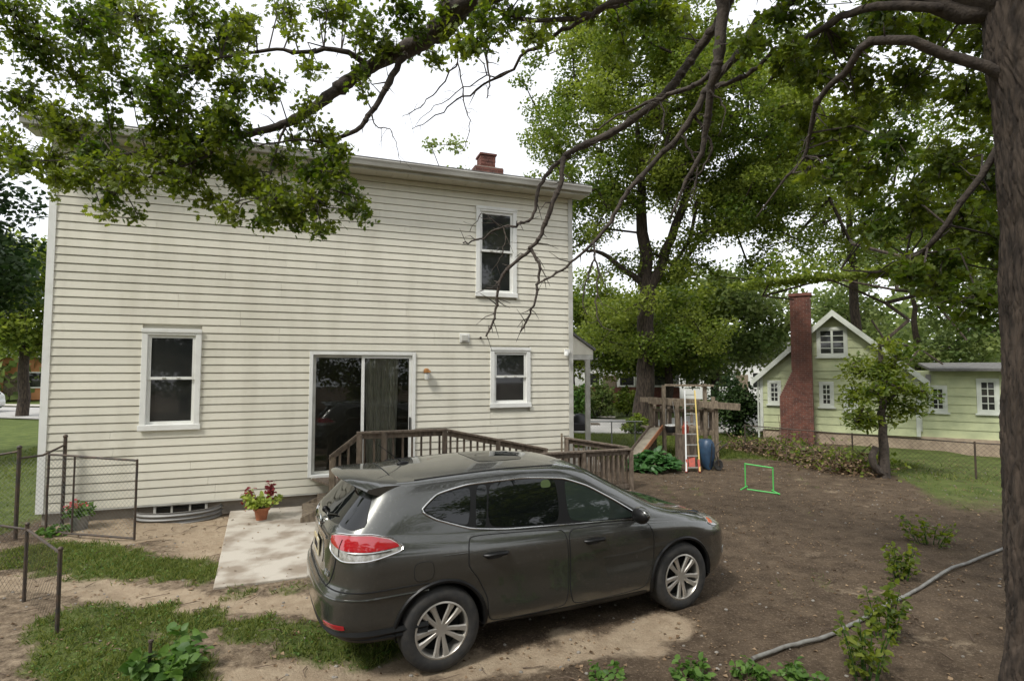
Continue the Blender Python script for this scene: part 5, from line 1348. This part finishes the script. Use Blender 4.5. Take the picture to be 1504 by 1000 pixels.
# leafy limb going left in front of the eaves
limb([F1, Vector((2.2, 5.2, 7.2))] + L3((700, -4, 6.6), (655, 38, 6.8), (610, 66, 7.0), (545, 98, 7.2), (500, 128, 7.2), (440, 172, 7.2), (385, 192, 7.2), (300, 205, 7.1), (215, 222, 7.0), (130, 232, 6.9)), .17, .012)
limb(L3((606, 66, 7.0), (588, 92, 7.0), (560, 140, 7.0), (530, 185, 7.0), (492, 208, 7.0), (475, 245, 6.95), (458, 285, 6.9)), .055, .012)
limb(L3((545, 98, 7.2), (500, 74, 7.0), (440, 78, 7.0), (380, 74, 6.9), (300, 96, 6.8)), .045, .01)
limb(L3((492, 208, 7.0), (430, 206, 7.0), (372, 215, 6.9)), .025, .008)
limb(L3((330, 203, 7.1), (290, 235, 6.9), (215, 262, 6.8), (160, 280, 6.7)), .025, .006)
limb(L3((420, 180, 7.2), (400, 240, 7.0), (390, 290, 6.9)), .02, .006)
# bare dead limb reaching down across the upper window
limb([F2, Vector((3.3, 5.3, 6.9))] + L3((1090, -20, 6.0), (1058, 30, 6.2), (1020, 80, 6.4), (985, 130, 6.5), (945, 165, 6.6), (900, 195, 6.7), (855, 215, 6.8), (828, 230, 6.8)), .075, .034, .012)
limb(L3((828, 230, 6.8), (823, 262, 6.8), (803, 320, 6.8), (790, 352, 6.8), (772, 372, 6.8), (742, 398, 6.8), (731, 425, 6.8), (730, 448, 6.8), (722, 478, 6.75), (714, 494, 6.7)), .034, .011, .03)
limb(L3((838, 228, 6.8), (812, 245, 6.9), (790, 282, 6.9), (787, 305, 6.9), (779, 322, 6.9), (762, 330, 6.9), (735, 334, 6.9), (705, 352, 6.9), (680, 357, 6.9)), .03, .009, .03)
limb(L3((735, 334, 6.9), (722, 322, 6.85), (708, 314, 6.85), (690, 340, 6.8)), .012, .004, .03, 'twig')
limb(L3((740, 335, 6.9), (742, 355, 6.85), (735, 380, 6.8), (722, 398, 6.8)), .009, .003, .03, 'twig')
limb(L3((778, 362, 6.8), (791, 385, 6.75), (791, 412, 6.75), (784, 448, 6.7), (770, 478, 6.7), (764, 487, 6.7)), .022, .010, .03)
limb([F2, Vector((3.6, 5.0, 6.6))] + L3((1128, 22, 5.7), (1085, 80, 5.9), (1042, 128, 6.0), (1020, 168, 6.1), (985, 215, 6.2), (930, 270, 6.3), (905, 310, 6.3), (880, 348, 6.3), (845, 380, 6.4), (812, 405, 6.4), (786, 418, 6.4)), .06, .009, .02)
limb(L3((872, 355, 6.3), (873, 375, 6.3), (862, 410, 6.3), (856, 440, 6.3), (862, 462, 6.3)), .014, .005, .03, 'twig')
limb(L3((873, 378, 6.3), (880, 405, 6.3), (875, 450, 6.3), (884, 478, 6.3), (902, 486, 6.3)), .013, .005, .03, 'twig')
# dark upright limbs upper right
limb([F1] + L3((1100, -30, 5.2), (1062, 20, 5.4), (1056, 85, 5.5), (1045, 125, 5.6), (1038, 180, 5.8), (1030, 225, 5.9), (1008, 265, 6.0), (985, 320, 6.1)), .085, .012, .015)
limb(L3((1056, 95, 5.5), (1030, 120, 5.7), (970, 145, 5.9), (920, 165, 6.1), (870, 190, 6.2)), .035, .008, .03)
limb(L3((1040, 130, 6.0), (1060, 125, 5.8), (1105, 105, 5.6), (1140, 70, 5.5)), .03, .02)
limb(L3((1020, 168, 6.1), (1045, 215, 6.2), (1030, 250, 6.3), (1015, 300, 6.3)), .02, .006, .03, 'twig')
limb(L3((965, 140, 6.5), (975, 170, 6.4), (968, 205, 6.4), (950, 240, 6.4)), .014, .005, .03, 'twig')
limb(L3((1042, 132, 5.6), (1064, 160, 5.6), (1055, 200, 5.6)), .012, .004, .03, 'twig')
limb(L3((1000, 200, 6.1), (1022, 238, 6.1), (1020, 275, 6.1), (1000, 310, 6.1)), .014, .004, .03, 'twig')
# long thin limbs across the clear sky
limb([F2] + L3((1010, -10, 6.2), (920, 4, 6.6), (850, 32, 6.9), (800, 60, 7.1), (745, 105, 7.3), (700, 130, 7.4), (650, 165, 7.5), (605, 190, 7.5)), .05, .004, .03)
limb(L3((745, 105, 7.3), (690, 122, 7.4), (640, 158, 7.5), (610, 185, 7.5)), .012, .003, .04, 'twig')
limb([F2] + L3((930, 0, 6.0), (860, 25, 6.3), (780, 30, 6.5), (706, 8, 6.5)), .04, .02, .02)
limb(L3((704, 2, 6.5), (704, 40, 6.5), (714, 85, 6.5), (719, 120, 6.5), (715, 145, 6.5)), .022, .007, .02, 'twig')
limb(L3((660, 60, 6.8), (674, 92, 6.8), (681, 150, 6.8), (690, 178, 6.8), (684, 215, 6.8), (672, 226, 6.8)), .012, .003, .03, 'twig')
limb(L3((672, 92, 6.8), (640, 135, 6.9), (612, 160, 6.9), (590, 172, 6.9)), .012, .003, .03, 'twig')
limb(L3((545, 160, 7.0), (552, 185, 7.0), (572, 190, 7.0), (583, 215, 7.0), (588, 240, 7.0)), .011, .003, .03, 'twig')
# right side arch of limbs
limb([F3] + L3((1300, 60, 4.6), (1240, 110, 4.9), (1200, 150, 5.2), (1185, 220, 5.5), (1150, 270, 5.7), (1110, 320, 5.9)), .05, .006, .02)
limb([F1] + L3((1290, 10, 4.8), (1210, 40, 5.2), (1165, 75, 5.4), (1130, 120, 5.6)), .05, .015, .02)
limb([F3] + L3((1390, 330, 4.9), (1330, 385, 5.4), (1290, 400, 5.7), (1235, 395, 6.0)), .035, .006, .02)
# short bare side twigs on every limb
sp_ = MB()
for q, rr in list(LIMBS):
    for j in range(3, len(q) - 1):
        if random.random() < .42:
            d = Vector((random.gauss(0, 1), random.gauss(0, .6), random.gauss(-.25, .8))).normalized(); l_ = random.uniform(.05, .32); e_ = q[j] + d * l_
            sp_.tube([q[j], q[j] + d * l_ * .5 + Vector((0, 0, random.gauss(0, .02))), e_ + Vector((0, 0, random.gauss(-.02, .03)))], [min(rr[j] * .5, .009), min(rr[j] * .4, .006), .002], 4)
        if random.random() < .22: sp_.ball(q[j] + Vector((0, 0, 0)), rr[j] * random.uniform(1.1, 1.4), 7, 5, (1, 1, .8), .12)
sp_.build('side_twigs', M_barkd, oak, smooth=True, ang=180, local=False, kind='stuff')
# leaf clumps of the oak
CL = [(150, 215, 40), (185, 255, 45), (230, 232, 40), (160, 290, 26), (330, 240, 45), (312, 290, 22), (360, 270, 32), (402, 292, 32), (432, 318, 24), (470, 300, 30), (460, 250, 42), (505, 280, 26), (520, 308, 16), (474, 338, 9), (490, 230, 28), (410, 232, 32), (280, 205, 34), (350, 190, 36), (130, 245, 25), (255, 262, 22), (395, 320, 14),
      (230, 140, 38), (270, 110, 38), (300, 80, 36), (335, 60, 32), (345, 130, 36), (392, 120, 30), (320, 165, 30), (225, 190, 30), (262, 160, 30), (362, 40, 34), (420, 15, 30), (480, 20, 32), (540, 40, 36), (562, 70, 28), (610, 52, 30), (590, 18, 36), (640, 82, 18), (530, 108, 14), (450, 162, 26), (455, 97, 9), (655, 38, 28), (680, 70, 20), (690, 18, 26), (725, 45, 16), (752, 15, 28), (806, 12, 34), (862, 12, 34), (905, 30, 32), (782, 50, 18), (950, 14, 34), (1004, 26, 28), (1100, 60, 30), (1150, 30, 32), (700, 60, 18),
      (60, 60, 60), (120, 30, 50), (200, 25, 50), (40, 150, 50), (110, 115, 50), (165, 85, 45), (15, 220, 45), (70, 235, 40), (280, 20, 40), (20, 20, 60), (90, 180, 35),
      (1215, 60, 45), (1290, 30, 55), (1370, 40, 60), (1450, 50, 60), (1260, 120, 40), (1340, 120, 50), (1420, 140, 60), (1490, 150, 50), (1240, 180, 32), (1310, 210, 38), (1390, 230, 48), (1460, 250, 55), (1350, 300, 36), (1420, 330, 50), (1480, 360, 50), (1300, 330, 26), (1260, 270, 26), (1220, 240, 24), (1180, 180, 22), (1390, 400, 36), (1440, 440, 45), (1335, 400, 24), (1180, 110, 28)]
C = []; lrs = []; twg = MB()
allp = [(p, i) for i, (q, rr) in enumerate(LIMBS) for p in q]
AP = np.array([tuple(p) for p, i in allp])
CL += [(u + r_ * rng.uniform(-1.7, 1.7), v + r_ * rng.uniform(-1.1, 1.3), r_ * rng.uniform(.35, .6)) for (u, v, r_) in CL for _k in range(2) if not (540 < u < 760 and v > 40)]
CL = [c_ for c_ in CL if not (545 < c_[0] < 1000 and c_[1] > 95) and not (c_[0] < 560 and c_[1] > 345)]
for (u, v, r_) in CL:
    dpt = (6.9 if u < 700 else 6.5 if u < 1050 else 5.6) + rng.uniform(-.5, .5)
    if u > 1250 : dpt = 5.4 + rng.uniform(-.5, .8)
    c = U(u, v, dpt); R_ = r_ / FPX * dpt
    n = int(24 + 1.9 * r_ ** 1.38)
    # sprays: short twigs with leaves at their ends
    i = int(np.linalg.norm(AP - c, axis=1).argmin()); a0 = Vector(AP[i]); cv = Vector(c)
    mid = a0.lerp(cv, .5) + Vector((random.gauss(0, .09), random.gauss(0, .06), random.gauss(.05, .08)))
    if (a0 - cv).length < 1.3: twg.tube([a0, mid, cv], [.011, .008, .005], 5)
    ns = max(4, int(n / 11)); lb_ = rng.uniform(.0, .75)
    for k in range(ns):
        d = nrm(rng.normal(size=(1, 3)))[0] * R_ * rng.uniform(.35, 1.3) * np.array([1, .9, .85]); e_ = c + d + np.array([0, 0, -.04])
        twg.tube([cv, Vector(c + d * .5) + Vector((0, 0, .03)), Vector(e_)], [.005, .004, .0025], 4, cap=False)
        m = rng.integers(8, 14)
        for j in range(m):
            t = rng.uniform(.35, 1.08); C.append(c + (e_ - c) * t + rng.normal(0, .055, 3)); lrs.append(np.clip(lb_ + rng.normal(0, .2), 0, 1))
for k in range(95):                                  # unseen crown over and behind the viewer, added for reflections
    c = np.array((OX, OY - 3.5, 10.5)) + nrm(rng.normal(size=(1, 3)))[0] * rng.uniform(.3, 1) * np.array((7.5, 5.5, 3.2))
    if c[1] > 3.2 and c[0] < 5: continue
    twg.tube([(OX - .1, OY + .2, 7.8), tuple(np.array((OX, OY - .5, 8.6)) * .5 + c * .5), tuple(c)], [.07, .04, .01], 5)
    lb_ = rng.uniform(0, .7)
    for j in range(95): C.append(c + rng.normal(0, .55, 3)); lrs.append(np.clip(lb_ + rng.normal(0, .2), 0, 1))
C = np.array(C)
scatter('oak_leaves', C, .05 + .065 * rng.uniform(0, 1, len(C)), OAK_V, OAK_F, M_oak, oak, up=.35, lr=np.array(lrs))

twg.build('leaf_twigs', M_barkd, oak, local=False, kind='stuff')
back = [simple_tree('shade_tree', l_, x, y, 13, [((x, y, 9.5), (6.5, 3.5, 6.5)), ((x, y, 3.2), (5.5, 2.5, 2.6))], 110, 1.4, 380, .24, M_maple, minz=.6) for x, y, l_ in
        ((-21, -7, 'unseen leafy tree added behind the viewer to the far left'), (-12, -11, 'unseen leafy tree added behind the viewer to the left'), (-2, -17, 'unseen leafy tree added straight behind the viewer'), (9, -13, 'unseen leafy tree added behind the viewer to the right'), (19, -5, 'unseen leafy tree added right of the viewer beyond the oak'))]  # unseen trees added so the glass and car paint reflect foliage

# ------------------------------------------------------------------ grass, weeds, litter
def field(n, box, prob, slab=0.):
    x0, x1, y0, y1 = box; X = rng.uniform(x0, x1, n); Y_ = rng.uniform(y0, y1, n); k = rng.uniform(0, 1, n) < prob(X, Y_) * np.where(on_slab(X, Y_), slab, 1.); X, Y_ = X[k], Y_[k]
    return np.stack([X, Y_, np.where(on_slab(X, Y_), .026, gheight(X, Y_))], -1)
n2 = lambda X, Y_: sst(fnoise(X, Y_, 7., 3), -.5, .6)
Cg = np.concatenate([field(330000, (-9, 1, 4.2, 9.3), lambda X, Y_: np.clip(gmask(X, Y_)[1] * 1.1 - .25, 0, 1) * (.25 + .75 * n2(X, Y_))),
                     field(60000, (1, 12, 4.4, 15), lambda X, Y_: np.clip(gmask(X, Y_)[1] - .15, 0, 1) * .5 * n2(X, Y_)),
                     field(160000, (1, 11, 14.5, 22), lambda X, Y_: np.clip(gmask(X, Y_)[1] - .3, 0, 1) * .6),
                     field(50000, (-16, -8.4, 7, 22), lambda X, Y_: np.clip(gmask(X, Y_)[1] - .3, 0, 1) * .6)])
n = len(Cg); tt = rng.normal(0, .75, (n, 3)); tt[:, 2] = 1.0; tt = nrm(tt); nn = nrm(np.cross(tt, nrm(rng.normal(size=(n, 3)))))
far_ = np.where(Cg[:, 1] > 13, 1.7, 1.0)
scatter('grass', Cg, rng.uniform(.035, .085, n) * far_, BLADE_V, BLADE_F, M_grass, None, T=tt, Nn=nn)
Cc = field(26000, (-9, 1, 4.2, 9.0), lambda X, Y_: np.clip(gmask(X, Y_)[1] - .3, 0, 1) * n2(X + 3, Y_)); Cc[:, 2] += rng.uniform(.01, .05, len(Cc))
scatter('clover', Cc, .03, QUAD_V, QUAD_F, M_weed, None, up=1.5)
Cl = np.concatenate([field(26000, (.5, 13, 4.4, 16), lambda X, Y_: .13 + .9 * n2(X, Y_) ** 2 * sst(fnoise(X, Y_, 1.3, 14), -.7, .6)), field(5500, (-8.5, 1, 4.3, 10.5), lambda X, Y_: .5 * np.ones_like(X), .25)]); Cl[:, 2] += .008
scatter('leaf_litter', Cl, .018 + .036 * rng.uniform(0, 1, len(Cl)) ** 2.2, KITE_V * np.array([1, 1, 2.2]), KITE_F, M_litter, None, up=2.2)
tw = MB()
for k in range(330):
    x, y = (random.uniform(.5, 12), random.uniform(4.5, 15)) if k < 220 else (random.uniform(-8, 0.5), random.uniform(4.6, 9.5))
    a_ = random.uniform(0, 6.28); l_ = random.uniform(.06, .35); z_ = float(gheight(x, y)) + .012
    tw.tube([(x, y, z_), (x + l_ * .5 * math.cos(a_), y + l_ * .5 * math.sin(a_), z_ + .015), (x + l_ * math.cos(a_ + .3), y + l_ * math.sin(a_ + .3), z_ + .004)], [.005, .004, .002], 4)
tag(tw.build('fallen_twigs', M_twig), kind='stuff')
pb = MB()
for k in range(700):
    x, y = (random.uniform(.5, 12), random.uniform(4.5, 15)) if k < 400 else (random.uniform(-8, 1), random.uniform(4.6, 9.5)); r_ = random.uniform(.006, .022)
    pb.ball((x, y, float(gheight(x, y)) + r_ * .3), r_, 6, 4, (1, .8, .6), .2)
tag(pb.build('pebbles', M_stone, smooth=True), kind='stuff')
# weeds and vines in the foreground
def weed(name, label, c, r, h_, n, leaf, mat=M_weed, TV=LONG_V * np.array([1, 1.7, 1]), TF=LONG_F, up=.8, group='weeds and vines in the foreground'):
    r0 = thing(name, label, 'weed', (c[0], c[1], 0), 0, group); st_ = MB(); C_ = []; T_ = []
    for k in range(max(5, n // 16)):
        t = random.uniform(0, 6.28); q = random.uniform(.15, 1) * r; e_ = Vector((c[0] + q * math.cos(t), c[1] + q * math.sin(t), h_ * random.uniform(.4, 1))); b_ = Vector((c[0] + q * .4 * math.cos(t), c[1] + q * .4 * math.sin(t), -.02))
        st_.tube([b_, b_.lerp(e_, .6) + Vector((0, 0, .05)), e_], [.006, .005, .003], 5)
        for j in range(16):
            s = random.uniform(.25, 1.05); p = b_.lerp(e_, s) + Vector((random.gauss(0, .03), random.gauss(0, .03), random.gauss(.02, .03))); C_.append(tuple(p)); T_.append((random.gauss(math.cos(t) * .4, .8), random.gauss(math.sin(t) * .4, .8), random.gauss(.1, .3)))
    st_.build('stems', M_weed, r0, local=False, kind='stuff'); scatter('leaves', np.array(C_), leaf, TV, TF, mat, r0, up=up, T=nrm(np.array(T_))); return r0
q = G(222, 990); weed('leafy_weed', 'big leafy weed at the bottom left corner beside a thin dark post', (q.x + .05, q.y - .02), .40, .22, 200, .115)
q = G(224, 990); stk = thing('fence_stake', 'thin dark metal stake rising from the bottom left weed', 'stake', (q.x + .03, q.y - .1, 0)); MB().tube([(0, 0, -.1), (.01, 0, .33)], .014, 8).build('rod', M_darksteel, stk); MB().lathe([(.014, .32), (.022, .325), (.02, .34), (0, .345)], 8, (.01, 0, 0)).build('tip', M_darksteel, stk)
for u, v, lab in ((885, 992, 'small green weed at the bottom edge below the car'), (1090, 985, 'spreading green weed at the bottom edge beside the grey hose'), (1020, 995, 'low green weed at the bottom edge left of the hose end'), (1185, 1000, 'dark green weed at the bottom edge under the hose')):
    q = G(u, v); weed('leafy_weed', lab, (q.x, q.y - .1), .24, .085, 110, .065)
for u, v, h_, r_, lab in ((1300, 940, .55, .22, 'tall vine over the grey hose near the oak trunk'), (1325, 850, .45, .25, 'green vine beyond the hose by the oak trunk'), (1270, 1000, .5, .25, 'vine climbing at the bottom right before the oak trunk'), (1365, 800, .35, .4, 'patch of green vine on the dirt left of the oak trunk')):
    q = G(u, v); weed('vine', lab, (q.x, q.y), r_, h_, 200, .07, M_oak)
hp_ = [G(1105, 972), G(1160, 952), G(1215, 938), G(1275, 908), G(1340, 872), G(1400, 838), G(1500, 800)]
pts, rr = wander([p + Z(.03) for p in hp_], [.019] * 7, 5, .004)
tag(MB().tube(pts, rr, 10).build('garden_hose', M_hose, smooth=True), 'thick grey hose lying on the dirt at the bottom right', 'hose')
# fallen pale stem pieces on the dirt
